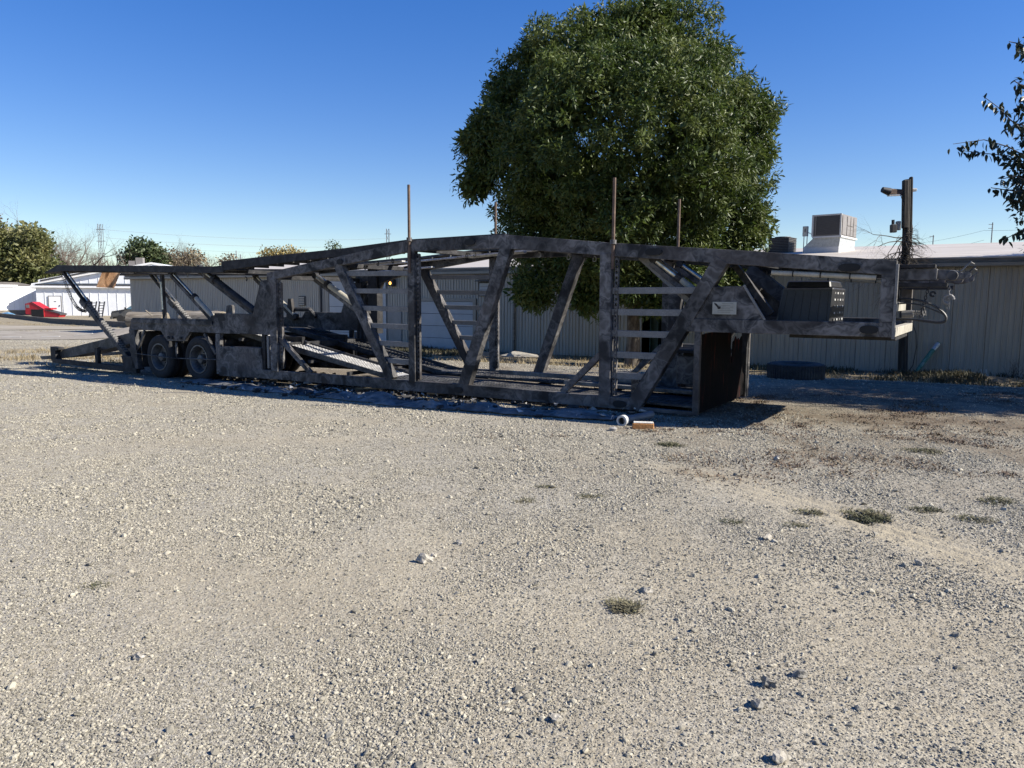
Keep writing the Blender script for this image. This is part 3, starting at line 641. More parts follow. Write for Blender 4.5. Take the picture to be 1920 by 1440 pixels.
    slant([(11.3, .285), (12.1, .285), (12.1, .235), (11.3, .235)], far, 'nose_rail', o0=.0, o1=.07)
    tp('side_pipe', MB().tube([(13.05, .05 if not far else WID - .05, 2.125), (13.6, .05 if not far else WID - .05, 2.09), (14.24, .05 if not far else WID - .05, 2.05)], .032, 10), MAT['beige'], smooth=True, bevel=0)
    for q in (13.3, 13.62, 13.95):
        tp('pipe_strap', MB().tube([(q, .05 if not far else WID - .05, 2.108 - .06 * (q - 13.3)), (q + .015, .05 if not far else WID - .05, 2.107 - .06 * (q - 13.3))], .037, 10), SO, bevel=0)
    # burnt-out oval lamp seats
    for s, z, l in ((5.62, 2.41, .13), (6.0, 2.46, .001), (8.45, 2.655, .2), (11.5, 2.42, .24), (13.95, 2.17, .24), (14.2, 1.445, .2), (8.22, .31, .17), (11.05, .31, .2)):
        if l < .05: continue
        pl = [(s + l / 2 * (abs(math.cos(a)) ** .6) * (1 if math.cos(a) > 0 else -1), z + .048 * math.sin(a)) for a in [2 * PI * k / 18 for k in range(18)]]
        slant(pl, far, 'lamp_seat', MAT['gap'], o0=-.024, o1=-.003 if s in (11.05,) else .0, bevel=0)
    # stakes
    for s, z in ((7.235, 3.62), (10.91, 3.44)):
        y = -.03 if not far else WID + .03
        tp('stake', MB().tube([(s, y, 2.2), (s, y, z)], .024, 8), MAT['rust'], bevel=0)
        tp('stake_collar', MB().lathe([(.025, -.03), (.045, -.03), (.045, .03), (.025, .03)], (s, y, 2.74 if s < 9 else 2.57), 'z', 10), B, bevel=0)

# plate with inspection text on the gusset (flat pale plate with a burnt hole)
pl = tp('data_plate', MB().box(12.33, 12.64, -.002, .017, 1.595, 1.755), MAT['plate'], bevel=0)
mb = MB()
for k in range(6): mb.box(12.40 + (.05 if k == 0 else 0), 12.60 - (.04 if k % 2 else 0), -.005, -.0025, 1.73 - k * .022, 1.736 - k * .022)
mb.build('plate_print', MAT['print'], pl)
mb = MB().prism([(12.35, 1.745), (12.385, 1.73), (12.41, 1.70), (12.44, 1.695), (12.435, 1.665), (12.405, 1.66), (12.39, 1.69), (12.36, 1.72)], -.0055, -.0025); mb.build('burn_mark', SO, pl)

# tandem wheels
def wheel():
    t = MB(); r0, r1, hw = .29, .485, .125
    t.lathe([(r0, -hw * .8), (r0 + .03, -hw), (r1 - .07, -hw * 1.05), (r1 - .015, -hw * .85), (r1, -hw * .6), (r1, -hw * .2), (r1 - .012, -hw * .18), (r1 - .012, -hw * .12), (r1, -hw * .1), (r1, hw * .1), (r1 - .012, hw * .12), (r1 - .012, hw * .18), (r1, hw * .2), (r1, hw * .6), (r1 - .015, hw * .85), (r1 - .07, hw * 1.05), (r0 + .03, hw), (r0, hw * .8), (r0, -hw * .8)], (0, 0, 0), 'y', 44)
    rm = MB().lathe([(r0 + .008, -hw * .95), (r0 + .012, -hw), (r0 - .012, -hw * 1.02), (r0 - .02, -hw * .9), (.245, -.06), (.235, .05), (.17, .06), (.15, .03), (.1, .03)], (0, 0, 0), 'y', 40)
    hb = MB().lathe([(.1, .03), (.1, -.06), (.085, -.09), (.05, -.1), (.001, -.1)], (0, 0, 0), 'y', 20)
    for k in range(8):
        a = 2 * PI * k / 8; hb.lathe([(.0, .0), (.014, .0), (.014, .04)], (.135 * math.cos(a), 0, .135 * math.sin(a)), 'y', 6)
    return t.mesh('tyre', MAT['tyre'], True), rm.mesh('rim', MAT['rim'], True), hb.mesh('hub', MAT['rim'], True)
tm, rm, hm = wheel()
for s in (0., 1.4):
    for y, fl in ((.15, 0), (.44, 0), (WID - .15, 1), (WID - .44, 1)):
        e = bpy.data.objects.new('wheel', tm); COL.objects.link(e); e.parent = TR; e.location = (s, y, .455 + .012 * s); e.rotation_euler = (0, random.uniform(0, 6), PI * fl)
        link('rim', rm, e); link('hub', hm, e)
    tp('axle', MB().tube([(s, .1, .46), (s, WID - .1, .46)], .065, 12), SO, bevel=0)

for y in (.66, WID - .7): tp('tyre_shade_plate', MB().box(-.7, 2.1, y - .035, y - .02, .22, 1.0), SO, bevel=0)  # dark plates added behind the tyres to stand for the shade there
for y0 in (.12, WID - .66): tp('rear_shade_plate', MB().box(-.8, -.78, y0, y0 + .54, .18, 1.0), MAT['hose'], bevel=0)  # added dark sheets that keep the space by the rear tyres black, like shade
tp('cross_shade_panel', MB().box(-.74, -.72, .66, WID - .66, .35, 1.0), SO, bevel=0)  # added crosswise dark sheet in place of the shade under the body
# rear low frame, tail ramps, lift mast
for far in (False, True):
    slant([(-4.6, .3), (-4.3, .44), (-1.1, .98), (-1.02, .74), (-3.2, .38), (-3.9, .27), (-4.35, .22)], far, 'loading_ramp', MAT['deck'], .16, .75)
    slant([(-4.6, .2), (-.9, .17), (-.9, .04), (-4.6, .1)], far, 'rear_rail', SO, .02, .12)
    slant([(-4.72, .5), (-4.32, .49), (-4.32, .43), (-4.48, .4), (-4.48, .14), (-4.72, .14)], far, 'ramp_stop', SO, .05, .2)
    slant([(-5.6, .2), (-4.6, .28), (-4.6, .2), (-5.5, .12)], far, 'ramp_toe', MAT['deck'], .2, .7)
    slant([(-2.62, .55), (-2.5, .57), (-2.5, .14), (-2.62, .14)], far, 'upright', SO, .03, .12)
    # telescopic mast up to the rear deck
    y = .1 if not far else WID - .1
    tp('lift_mast', MB().bar((-1.2, y, .32), (-3.0, y, 1.6), .13, .12), B)
    tp('mast_collar', MB().bar((-2.9, y, 1.53), (-3.12, y, 1.69), .17, .16), B)
    tp('mast_inner_tube', MB().bar((-3.0, y, 1.6), (-4.06, y, 2.44), .06, .07, (1, 0, 0)), SO)
    tp('mast_ram', MB().tube([(-2.9, y + .0, 1.66), (-3.95, y, 2.5)], .022, 8), MAT['chrome'], bevel=0)
    mb = MB()
    d = Vector((-1.8, 0, 1.28)).normalized(); nn = Vector((.58, 0, .81))
    for k in range(24):
        c = Vector((-1.35, y, .43)) + d * (.07 + .082 * k) + nn * .065; mb.box(-.012, .012, -.05, .05, -.012, .022, org=c)
    tp('mast_rack_tooth', mb, MAT['rung'], bevel=0)['kind'] = 'stuff'
    tp('mast_foot', MB().prism([(-1.45, .42), (-1.0, .42), (-.85, .12), (-1.35, .12)], y - .1, y + .1), SO)
# coiled hose hanging from the mast
pts = []
for k in range(160):
    t = k / 159; c = Vector((-4.02 + 1.0 * t, .1, 2.32 - .9 * t - .28 * math.sin(PI * t))); a = k * 1.3
    pts.append(c + Vector((.02 * math.cos(a), .035 * math.sin(a), .035 * math.cos(a))))
tp('coiled_hose', MB().tube(pts, .007, 5), MAT['hose'], bevel=0)

# rear upper deck: two runways with side rails, cross members, tail flap
for y0, y1 in ((.0, .62), (WID - .62, WID)):
    yo = y0 if y0 == 0 else y1 - .05
    tp('deck_side_rail', MB().prism([(-4.0, 2.53), (.71, 2.43), (2.0, 2.39), (2.36, 2.41), (2.36, 2.27), (1.9, 2.26), (.7, 2.29), (-3.7, 2.38), (-4.02, 2.37)], yo, yo + .05), SO)
    yi = y1 - .05 if y0 == 0 else y0
    tp('deck_side_rail', MB().prism([(-4.0, 2.52), (2.36, 2.4), (2.36, 2.27), (-4.0, 2.37)], yi, yi + .05), SO)
    tp('deck_runway', MB().prism([(-4.0, 2.44), (2.36, 2.34), (2.36, 2.315), (-4.0, 2.415)], y0 + .051, y1 - .051), MAT['deck'])
    tp('tail_flap', MB().prism([(-4.76, 2.34), (-4.02, 2.54), (-3.9, 2.5), (-3.95, 2.38)], y0 + .01, y1 - .01), SO)
    # raised front section of the upper deck
    tp('deck_side_rail', MB().prism([(2.3, 2.49), (3.5, 2.55), (5.6, 2.64), (7.2, 2.745), (9.1, 2.765), (9.1, 2.74), (7.2, 2.66), (5.5, 2.5), (3.4, 2.38), (2.3, 2.3)], yo + (.003 if y0 == 0 else -.003), yo + .05), SO)
    tp('deck_runway', MB().prism([(2.3, 2.44), (5.5, 2.58), (7.2, 2.7), (9.1, 2.72), (10.9, 2.55), (14.4, 2.22), (14.4, 2.19), (10.9, 2.52), (9.1, 2.68), (7.2, 2.66), (5.5, 2.54), (2.3, 2.41)], y0 + .13, y1 + .05), MAT['deck'])
    for k in range(28):
        s = -3.8 + .45 * k; z = np.interp(s, [-4, 2.36, 2.4, 5.5, 7.2, 9.1], [2.39, 2.29, 2.36, 2.5, 2.62, 2.64])
        tp('deck_stiffener', MB().box(s, s + .04, y0 + .06, y1 - .0, z - .02, z + .03), MAT['deck'], bevel=0)
for s in (-3.9, -2.4, -.9, .6, 1.9, 3.7, 5.4, 7.2, 9.1, 10.8, 12.6, 14.3):
    z = np.interp(s, [-4, 2.36, 3.7, 5.5, 7.2, 9.1, 14.4], [2.38, 2.27, 2.12, 2.33, 2.55, 2.56, 2.08])
    tp('cross_member', MB().box(s, s + .09, .12, WID - .12, z, z + .08), SO)
# folded ramps and rods lying on the deck
for k, (a, b, y, z) in enumerate([(4.2, 6.4, .8, 2.33), (5.0, 7.1, 1.5, 2.42), (7.4, 9.0, 1.1, 2.5), (7.9, 9.0, .75, 2.47), (4.6, 6.2, 1.9, 2.3)]):
    tp('loose_rail', MB().bar((a, y, z), (b, y, z + .05 * (b - a)), .1, .03), MAT['bare'])
# hanging clips and ratchets below the deck
for s, y in ((1.6, .05), (2.9, .1), (5.9, .3), (6.3, .2), (6.6, .25), (6.9, .4), (9.6, .15), (10.1, .15), (10.5, .2), (8.0, .5), (8.3, .3), (13.0, .1), (1.0, .1)):
    z = np.interp(s, [-4, 2.36, 3.7, 5.5, 7.2, 9.1, 14.4], [2.36, 2.24, 2.08, 2.31, 2.53, 2.52, 2.05])
    pts = [(s + .035 * math.sin(a), y + .01 * a, z - .035 + .04 * math.cos(a)) for a in [k * .7 for k in range(random.randint(7, 12))]]
    tp('ratchet_hook', MB().tube(pts, .009, 5), MAT['rung'] if random.random() < .6 else SO, bevel=0)

# hydraulic rams
def ram(p0, p1, y, r0=.055, r1=.035, split=.5, rodmat='chrome', guide=True, n=''):
    a, b = Vector((p0[0], y, p0[1])), Vector((p1[0], y, p1[1])); m = a.lerp(b, split)
    tp('ram_barrel', MB().tube([m, b], r0, 14), MAT[rodmat] if rodmat != 'chrome' else MAT['beige'], smooth=True, bevel=0)
    tp('ram_rod', MB().tube([a, m], r1, 12), MAT['chrome'], smooth=True, bevel=0)
    tp('ram_gland', MB().tube([m - (b - a).normalized() * .05, m + (b - a).normalized() * .04], r0 * 1.35, 12), SO, bevel=0)
    if guide:
        nrm = Vector((-(b - a).z, 0, (b - a).x)).normalized(); nrm = nrm if nrm.z < 0 else -nrm
        tp('slide_guide', MB().bar(a + nrm * .085 + Vector((0, .02, 0)), b + nrm * .085 + Vector((0, .02, 0)), .09, .07), B)
    mb = MB()
    for q in (a, b): mb.lathe([(0, -.05), (.06, -.05), (.06, .05), (0, .05)], q, 'y', 12)
    tp('ram_pivot', mb, SO, bevel=0)
ram((.42, 2.3), (1.8, 1.34), .16, .05, .028, .55)
ram((1.33, 2.38), (3.05, 1.5), .2, .07, .045, .28, 'soot')
ram((.42, 2.3), (1.8, 1.34), WID - .16, .05, .028, .55)
ram((4.3, 2.2), (5.62, 1.5), .35 + WID - 2.2, .055, .05, .25)
ram((11.42, 2.34), (12.15, 1.8), .22, .045, .045, .5)
ram((11.1, 2.36), (12.3, 1.55), WID - .35, .05, .04, .5)
beam((11.2, 2.38), (11.95, 1.75), .1, False, 'slide_guide', MAT['rung'], .25, .35)
beam((12.2, 2.26), (13.15, 1.52), .2, True, 'diagonal_brace', B, .25, .4)
beam((12.45, 2.24), (12.95, 1.6), .08, False, 'slide_guide', B, .5, .6)
tp('slim_post', MB().prism([(.0, 2.25), (.07, 2.25), (.11, 1.0), (.04, 1.0)], .13, .2), SO)
tp('slim_post', MB().tube([(.05, .12, 2.1), (.07, .12, 1.5)], .02, 8), MAT['chrome'], bevel=0)
tp('stop_bracket', MB().prism([(1.96, 1.3), (2.22, 1.3), (2.2, 1.6), (2.16, 1.62), (2.02, 1.6)], .3, .36), B)
tp('stop_bracket', MB().prism([(3.3, 1.44), (3.42, 1.44), (3.42, 1.56), (3.3, 1.56)], .2, .3), SO)
mb = MB()
for k in range(9):
    a = k * .9; mb.tube([(3.1 + .1 * math.cos(a), .2 + .02 * k, 1.52 + .08 * math.sin(a)), (3.18 + .08 * math.cos(a + 1), .22, 1.5 + .07 * math.sin(a + 1)), (3.25, .24, 1.46)], .012, 5)
tp('hose_knot', mb, MAT['hose'], bevel=0)
# tall far-side lift column amidships with its beam
tp('lift_column', MB().box(4.1, 4.36, WID - .2, WID - .02, 1.02, 2.5), SO)
tp('lift_column', MB().prism([(4.33, 2.5), (4.36, 2.45), (5.2, 2.35), (4.9, 2.22), (4.45, 2.1), (4.38, 1.95)], WID - .15, WID - .05), SO)
for k in range(3): tp('control_lever', MB().tube([(3.7 + .12 * k, WID - .1, .5), (3.72 + .12 * k, WID - .1, 2.1 - .05 * k)], .03, 6), SO, bevel=0)
tp('valve_block', MB().box(3.55, 3.95, WID - .25, WID - .05, 1.85, 2.1), SO)
tp('deck_hoop', MB().tube([(1.62, WID - .1, 1.34), (1.66, WID - .1, 1.5), (2.2, WID - .1, 1.5), (2.4, WID - .1, 1.34)], .05, 8), B, bevel=0)
tp('stop_bracket', MB().prism([(1.5, 1.3), (1.75, 1.3), (1.68, 1.75), (1.58, 1.75)], WID - .2, WID - .12), B)
# lower deck: sloped over the wheels, then a low flat floor
for y0, y1, m in ((.28, .86, 'bare'), (WID - .86, WID - .28, 'deck')):
    tp('lower_runway', MB().prism([(-1., 1.12), (2.3, 1.1), (3.4, .92), (6.5, .38), (6.5, .34), (3.4, .86), (2.3, 1.05), (-1., 1.07)], y0, y1), MAT[m])
    for yy in (y0 - .03, y1): tp('runway_lip', MB().prism([(2.3, 1.14), (3.4, .96), (6.6, .41), (6.6, .33), (3.4, .84), (2.3, 1.05)], yy, yy + .03), MAT['deck'])
    mb = MB(); s = 2.5
    while s < 6.4:
        z = np.interp(s, [2.3, 3.4, 6.5], [1.1, .92, .38])
        for q in range(8):
            yy = y0 + .04 + q * (y1 - y0 - .08) / 8; mb.box(s, s + .035, yy, yy + .045, z, z + .012)
        s += .085
    tp('grip_bar', mb, MAT[m], bevel=0)['kind'] = 'stuff'
    tp('floor_runway', MB().prism([(6.4, .385), (12.1, .33), (12.1, .3), (6.4, .34)], y0 - .05, y1 + .05), MAT['deck'])
    mb = MB(); s = 6.6
    while s < 12:
        for q in range(7):
            yy = y0 + q * (y1 - y0) / 7; mb.box(s, s + .04, yy, yy + .05, .37 - (s - 6.4) * .01, .392 - (s - 6.4) * .01)
        s += .11
    tp('grip_bar', mb, MAT['deck'], bevel=0)['kind'] = 'stuff'
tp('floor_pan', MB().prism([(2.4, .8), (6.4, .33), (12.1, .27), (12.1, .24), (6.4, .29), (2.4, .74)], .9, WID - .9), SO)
tp('loose_channel', MB().prism([(8.0, .5), (10.9, .5), (10.9, .43), (8.0, .43)], 1.5, 1.58), MAT['tarp'])
tp('loose_channel', MB().prism([(9.6, .46), (12.1, .44), (12.1, .39), (9.6, .4)], 1.0, 1.1), MAT['tarp'])
tp('stub_post', MB().box(11.0, 11.12, .5, .6, .28, .7), B)
tp('engine_block', MB().box(11.3, 11.75, WID - .7, WID - .2, .55, .95), SO, bevel=.03)
tp('engine_cover', MB().box(11.25, 11.6, WID - .8, WID - .72, .45, .9), MAT['burnt'], bevel=.01)
tp('battery_shelf', MB().box(11.1, 12.0, WID - .9, WID - .1, .95, 1.0), SO)
tp('far_upright', MB().box(10.9, 11.1, WID - .3, WID - .12, .3, 2.3), B)
for s in (2.6, 3.6, 4.6, 5.6, 7.2, 8.6, 10., 11.3):
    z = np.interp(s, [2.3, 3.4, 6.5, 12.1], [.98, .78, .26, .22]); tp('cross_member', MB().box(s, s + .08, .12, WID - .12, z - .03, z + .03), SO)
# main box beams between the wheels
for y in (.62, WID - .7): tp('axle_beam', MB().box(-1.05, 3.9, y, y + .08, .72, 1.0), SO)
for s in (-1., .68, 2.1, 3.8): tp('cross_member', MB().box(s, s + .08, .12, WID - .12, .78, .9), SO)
# gooseneck floor and nose
tp('gooseneck_floor', MB().box(12.2, 14.3, .12, WID - .12, 1.4, 1.44), SO)
nose = [(.07, 1.31), (.5, 1.33), (1.5, 1.35), (1.56, 1.25), (1.54, 1.1), (1.57, .95), (1.6, .82), (1.64, .95), (1.66, 1.15), (1.74, 1.17), (1.8, 1.23), (1.86, 1.16), (1.95, 1.2), (2.02, 1.15), (2.12, 1.22), (2.17, 1.12), (2.14, .95), (2.18, .8), (2.22, .66), (2.32, .6), (2.36, .3), (2.1, .26), (1.2, .255), (.07, .25)]
tp('nose_sheet', MB().prism(nose, 12.13, 12.145, 'x'), MAT['redchar'], bevel=0)
tp('nose_post', MB().box(12.08, 12.17, WID - .16, WID - .08, .24, 1.36), SO)
# open front frame of the gooseneck
tp('front_cross_beam', MB().box(14.38, 14.47, .12, WID - .12, 1.36, 1.47), MAT['beige'])
tp('front_cross_beam', MB().box(14.38, 14.47, .12, 1.2, 1.66, 1.76), MAT['beige'])
tp('front_edge', MB().box(14.442, 14.475, -.012, .02, 1.34, 2.2), MAT['rung'])
tp('kingpin_plate', MB().box(13.2, 14.44, .5, WID - .5, 1.3, 1.34), SO)
for y in (.18, WID - .42):
    tp('slide_tongue', MB().box(14.3, 14.85, y, y + .24, 2.02, 2.15), B)
    tp('slide_tongue', MB().box(14.2, 14.83, y - .03, y + .2, 2.16, 2.2), SO)
    tp('tongue_head', MB().prism([(14.85, 2.14), (15.04, 2.13), (15.12, 2.09), (15.12, 2.03), (15.0, 2.01), (14.85, 2.04)], y + .05, y + .2), B)
    tp('tongue_roller', MB().lathe([(.0, -.14), (.055, -.14), (.06, -.1), (.06, .08), (.0, .08)], (15.0, y + .12, 2.07), 'y', 16), B, smooth=True, bevel=0)
    tp('tongue_roller', MB().lathe([(.0, -.06), (.04, -.06), (.04, .08), (.0, .08)], (15.14, y + .12, 2.08), 'y', 12), B, smooth=True, bevel=0)
    tp('winch_handle', MB().tube([(15.08, y + .06, 2.12), (15.17, y + .06, 2.22), (15.2, y + .12, 2.2)], .009, 6), MAT['rung'], bevel=0)
    tp('winch_handle', MB().tube([(15.12, y + .16, 2.08), (15.22, y + .16, 2.17)], .009, 6), B, bevel=0)
    tp('tongue_tray', MB().box(14.35, 14.95, y - .02, y + .26, 1.94, 1.99), SO)
def chain(s, y, z, n, sway=0.):
    mb = MB()
    for k in range(n):
        c = Vector((s + sway * k * .01, y, z - .034 * k)); pts = []
        for a in range(9):
            t = 2 * PI * a / 8; q = Vector((.013 * math.cos(t), 0, .024 * math.sin(t))); q = q if k % 2 else Vector((0, q.x, q.z)); pts.append(c + q)
        mb.tube(pts, .005, 5, cap=False)
    return mb
tp('chain', chain(14.78, .2, 1.99, 12, -.6), SO, bevel=0); tp('chain', chain(14.74, .2, 1.72, 4, -.5), MAT['rung'], bevel=0)
tp('chain', chain(14.98, .2, 1.95, 8), MAT['rung'], bevel=0)
tp('chain_hook', MB().tube([(14.98 + .05 * math.cos(a), .2, 1.80 + .05 * math.sin(a)) for a in [k * .5 for k in range(11)]], .018, 6), MAT['rung'], bevel=0)
tp('chain_hook', MB().tube([(14.82 + .025 * math.cos(a), .2, 1.86 + .025 * math.sin(a)) for a in [k * .6 for k in range(10)]], .012, 6), SO, bevel=0)
for dz, rr in ((0, .02), (-.035, .014), (.0, .012)):
    pts = [(14.35, .2, 1.75 + dz), (14.5, .16, 1.80 + dz), (14.68, .14, 1.79 + dz), (14.84, .13, 1.73 + dz), (14.95, .13, 1.64), (14.97, .13, 1.57), (14.9, .14, 1.545), (14.75, .16, 1.56), (14.6, .18, 1.57 - dz * .3), (14.4, .25, 1.57)]
    # smooth the loop
    P = [Vector(p) for p in pts]; Q = []
    for i in range(len(P) - 1):
        a, b, c, d = P[max(0, i - 1)], P[i], P[i + 1], P[min(len(P) - 1, i + 2)]
        for t in (0, .25, .5, .75): Q.append(.5 * ((2 * b) + (c - a) * t + (2 * a - 5 * b + 4 * c - d) * t * t + (3 * b - a - 3 * c + d) * t ** 3))
    Q = [q + Vector((0, rr * 2, dz * .4)) for q in Q]
    tp('air_hose', MB().tube(Q, rr * .62, 7), MAT['hose'], bevel=0)
tp('hose_coupling', MB().tube([(14.5, .4, 1.62), (14.62, .4, 1.63)], .045, 10), MAT['rung'], bevel=0)
tp('air_spring', MB().tube([(14.6 + .004 * k, .4 + .022 * math.cos(k * 1.1), 1.64 + .03 * math.sin(k * 1.1)) for k in range(40)], .005, 4), MAT['rung'], bevel=0)

# black plastic tub standing in the gooseneck
TB = thing('plastic_tub', 'large black ribbed plastic tub with vented end standing on the trailer gooseneck', 'tub', W(13.0, .55, 1.445), TROT)
mb = MB(); 
def frustum(mb, x0, x1, y0, y1, z0, X0, X1, Y0, Y1, z1):
    vs = [(x0, y0, z0), (x1, y0, z0), (x1, y1, z0), (x0, y1, z0), (X0, Y0, z1), (X1, Y0, z1), (X1, Y1, z1), (X0, Y1, z1)]
    return mb.add(vs, [(3, 2, 1, 0), (4, 5, 6, 7), (0, 1, 5, 4), (1, 2, 6, 5), (2, 3, 7, 6), (3, 0, 4, 7)])
frustum(mb, 0, .68, 0, 1., 0, .07, .7, .04, .96, .5).build('tub_body', MAT['bin'], TB, bevel=.02)
frustum(MB(), .1, .66, .06, .94, .5, .12, .64, .1, .9, .59).build('tub_lid', MAT['bin'], TB, bevel=.015)
mb = MB()
for k in range(6): mb.bar((.07 + .11 * k, -.004, .02), (.13 + .1 * k, .036, .48), .018, .014)
mb.build('tub_rib', MAT['bin'], TB)
for r_ in range(5):
    for c_ in range(4):
        MB().box(.694, .7, .12 + .2 * c_, .2 + .2 * c_, .08 + .085 * r_, .105 + .085 * r_).build('vent_bar', MAT['ring'] if (r_ + c_) % 2 else MAT['rung'], TB)

# burnt orange mesh hanging below the rear deck
n = 10; vs = []
for i in range(n + 1):
    for j in range(n + 1):
        u, v = i / n, j / n; vs.append((-3.24 + .82 * u - .3 * v, .66 + .02 * math.sin(u * 6) * v, 2.36 - .36 * v - .02 * u * v))
o = MB().add(vs, [(i * (n + 1) + j, i * (n + 1) + j + 1, (i + 1) * (n + 1) + j + 1, (i + 1) * (n + 1) + j) for i in range(n) for j in range(n)]).build('mesh_flap', MAT['mesh'])
o.matrix_world = Matrix.Translation((ORG.x, ORG.y, 0)) @ Matrix.Rotation(TROT, 4, 'Z')
md = o.modifiers.new('thick', 'SOLIDIFY'); md.thickness = .002
tag(o, 'ragged orange-brown mesh flap hanging from the rear upper deck', 'flap')

# ------------------------------------------------------------------ melted sheets and rubble under the trailer
def crumpled(name, s, o, L_, Wd, amp, m, seed, lb, cat='sheet', group='melted sheets on the ground by the trailer', rz=0.):
    n, k = 26, 10; vs = []
    for i in range(n + 1):
        for j in range(k + 1):
            u, v = i / n - .5, j / k - .5
            e = 1 + .25 * nz(i * .3, seed, 1, 3)
            x = u * L_; y = v * Wd * e * (1 - .5 * abs(u) ** 1.5 * 2)
            q = noise.noise(Vector((x * 1.6, y * 3.2, seed * 3.3))) + .4 * noise.noise(Vector((x * 5, y * 9, seed)))
            ca, sa = math.cos(rz), math.sin(rz); x, y = x * ca - y * sa, x * sa + y * ca
            g = W(s + x, o + y); vs.append((g.x, g.y, g.z + .02 + amp * (.5 + q) * (1 - abs(2 * v) ** 3) * (1 - abs(2 * u) ** 4)))
    ob = MB().add(vs, [(i * (k + 1) + j, i * (k + 1) + j + 1, (i + 1) * (k + 1) + j + 1, (i + 1) * (k + 1) + j) for i in range(n) for j in range(k)]).build(name, m)
    ob.modifiers.new('thick', 'SOLIDIFY').thickness = .008
    return tag(ob, lb, cat, group)
crumpled('melted_sheet', 6.9, -.75, 2.1, .5, .16, MAT['tarp'], 1, 'long humped blue-grey melted sheet below the middle of the bottom rail')
crumpled('melted_sheet', 9.3, -.72, 2.2, .55, .13, MAT['tarp'], 2, 'crumpled blue-grey melted sheet below the slanted brace amidships')
crumpled('melted_sheet', 4.0, -.55, 2.4, .5, .09, MAT['tarp'], 3, 'flat dark melted sheet just in front of the wheels toward the middle')
crumpled('melted_sheet', 8.1, -.95, 1.6, .28, .1, MAT['tarp'], 4, 'narrow grey melted strip nearest the sunlit gravel', rz=.05)
crumpled('melted_sheet', 10.6, -.65, 1.4, .45, .1, MAT['tarp'], 5, 'short melted sheet ending beside the grey pipe and brick')
crumpled('melted_sheet', 2.4, -.35, 2.0, .4, .06, MAT['tarp'], 6, 'low melted sheet at the foot of the rear tandem tyre')
crumpled('melted_sheet', 5.4, -.6, 1.0, .35, .12, MAT['burnt'], 7, 'torn charred scrap with raised edge beside the humped sheet')
mb = MB()
for _ in range(520):
    s, o = random.uniform(1.6, 11.6), random.uniform(-1.0, 2.2)
    if o < -.5 and random.random() < .45: continue
    p = W(s, o); r_ = random.uniform(.02, .09); a = random.uniform(0, 6.28)
    mb.box(-r_ * random.uniform(.5, 1.6), r_, -r_ * .6, r_ * .6, -.01, random.uniform(.01, .05), rot=Matrix.Rotation(a, 3, 'Z') @ Matrix.Rotation(random.uniform(-.6, .6), 3, 'X'), org=p + Vector((0, 0, .02)))
tag(mb.build('rubble', MAT['ash']), kind='stuff')
mb = MB()
for _ in range(340):
    s, o = random.uniform(3.0, 11.5), random.uniform(-.95, 1.2)
    p = W(s, o); r_ = random.choice((.02, .03, .05, .11)) * random.uniform(.7, 1.3); a = random.uniform(0, 6.28)
    q = [Vector((random.uniform(-1, 1) * r_, random.uniform(-1, 1) * r_ * .7, random.uniform(0, .07))) for _ in range(4)]
    rt_ = Matrix.Rotation(a, 3, 'Z'); q = [rt_ @ v + p + Vector((0, 0, .03)) for v in q]
    mb.add(q, [(0, 1, 2), (0, 2, 3), (0, 3, 1), (1, 3, 2)])
tag(mb.build('litter', MAT['scrap']), kind='stuff')
for k, (s, o, l, a, lb) in enumerate([(7.9, .25, 1.0, .1, 'long pale splintered stick under the bottom rail amidships'), (6.2, .1, .8, -.1, 'shorter pale stick under the rail near the sloped runway'), (9.0, .4, .7, .3, 'bent pale stick in the black rubble')]):
    p = W(s, o); d = Vector((math.cos(TROT + a), math.sin(TROT + a), .04)) * l / 2
    tag(MB().tube([p - d + Vector((0, 0, .06)), p + Vector((.02, .02, .08)), p + d + Vector((0, 0, .1))], [.018, .022, .012], 6).build('stick', MAT['log']), lb, 'stick', 'sticks under the trailer')
# orange brick and grey pipe by the nose
e = thing('brick', 'orange brick capped with pale mortar, lying on the gravel beside the trailer nose', 'brick', W(11.87, -1.12) + Vector((0, 0, .0)), TROT + .42)
MB().box(-.13, .13, -.05, .05, 0, .07).build('brick_body', MAT['brick'], e, bevel=.006)
mb = MB(); mb.box(-.12, .125, -.045, .05, .071, .085); o = mb.build('mortar_cap', MAT['mortar'], e, bevel=.006)
e = thing('drain_pipe', 'grey plastic drain pipe with white end collar lying behind the orange brick', 'pipe', W(11.55, -1.0) + Vector((0, 0, .06)), TROT)
MB().tube([(0, 0, 0), (.12, .28, .02), (.18, .5, .03)], .05, 16).build('pipe_barrel', MAT['pvc'], e, True)
MB().lathe([(.045, -.05), (.07, -.05), (.07, .03), (.058, .03)], (0, 0, 0), 'y', 20).build('end_collar', MAT['ring'], e, True)
MB().lathe([(.0, .0), (.046, .0)], (0, 0, 0), 'y', 16).build('pipe_mouth', MAT['gap'], e)
tag(MB().lathe([(0, 0), (.045, 0), (.05, .03), (.03, .04), (0, .04)], W(11.62, -1.45), 'z', 14).build('bottle_cap', MAT['scrap'], None, True), 'flat pale ring lying just in front of the brick', 'ring')

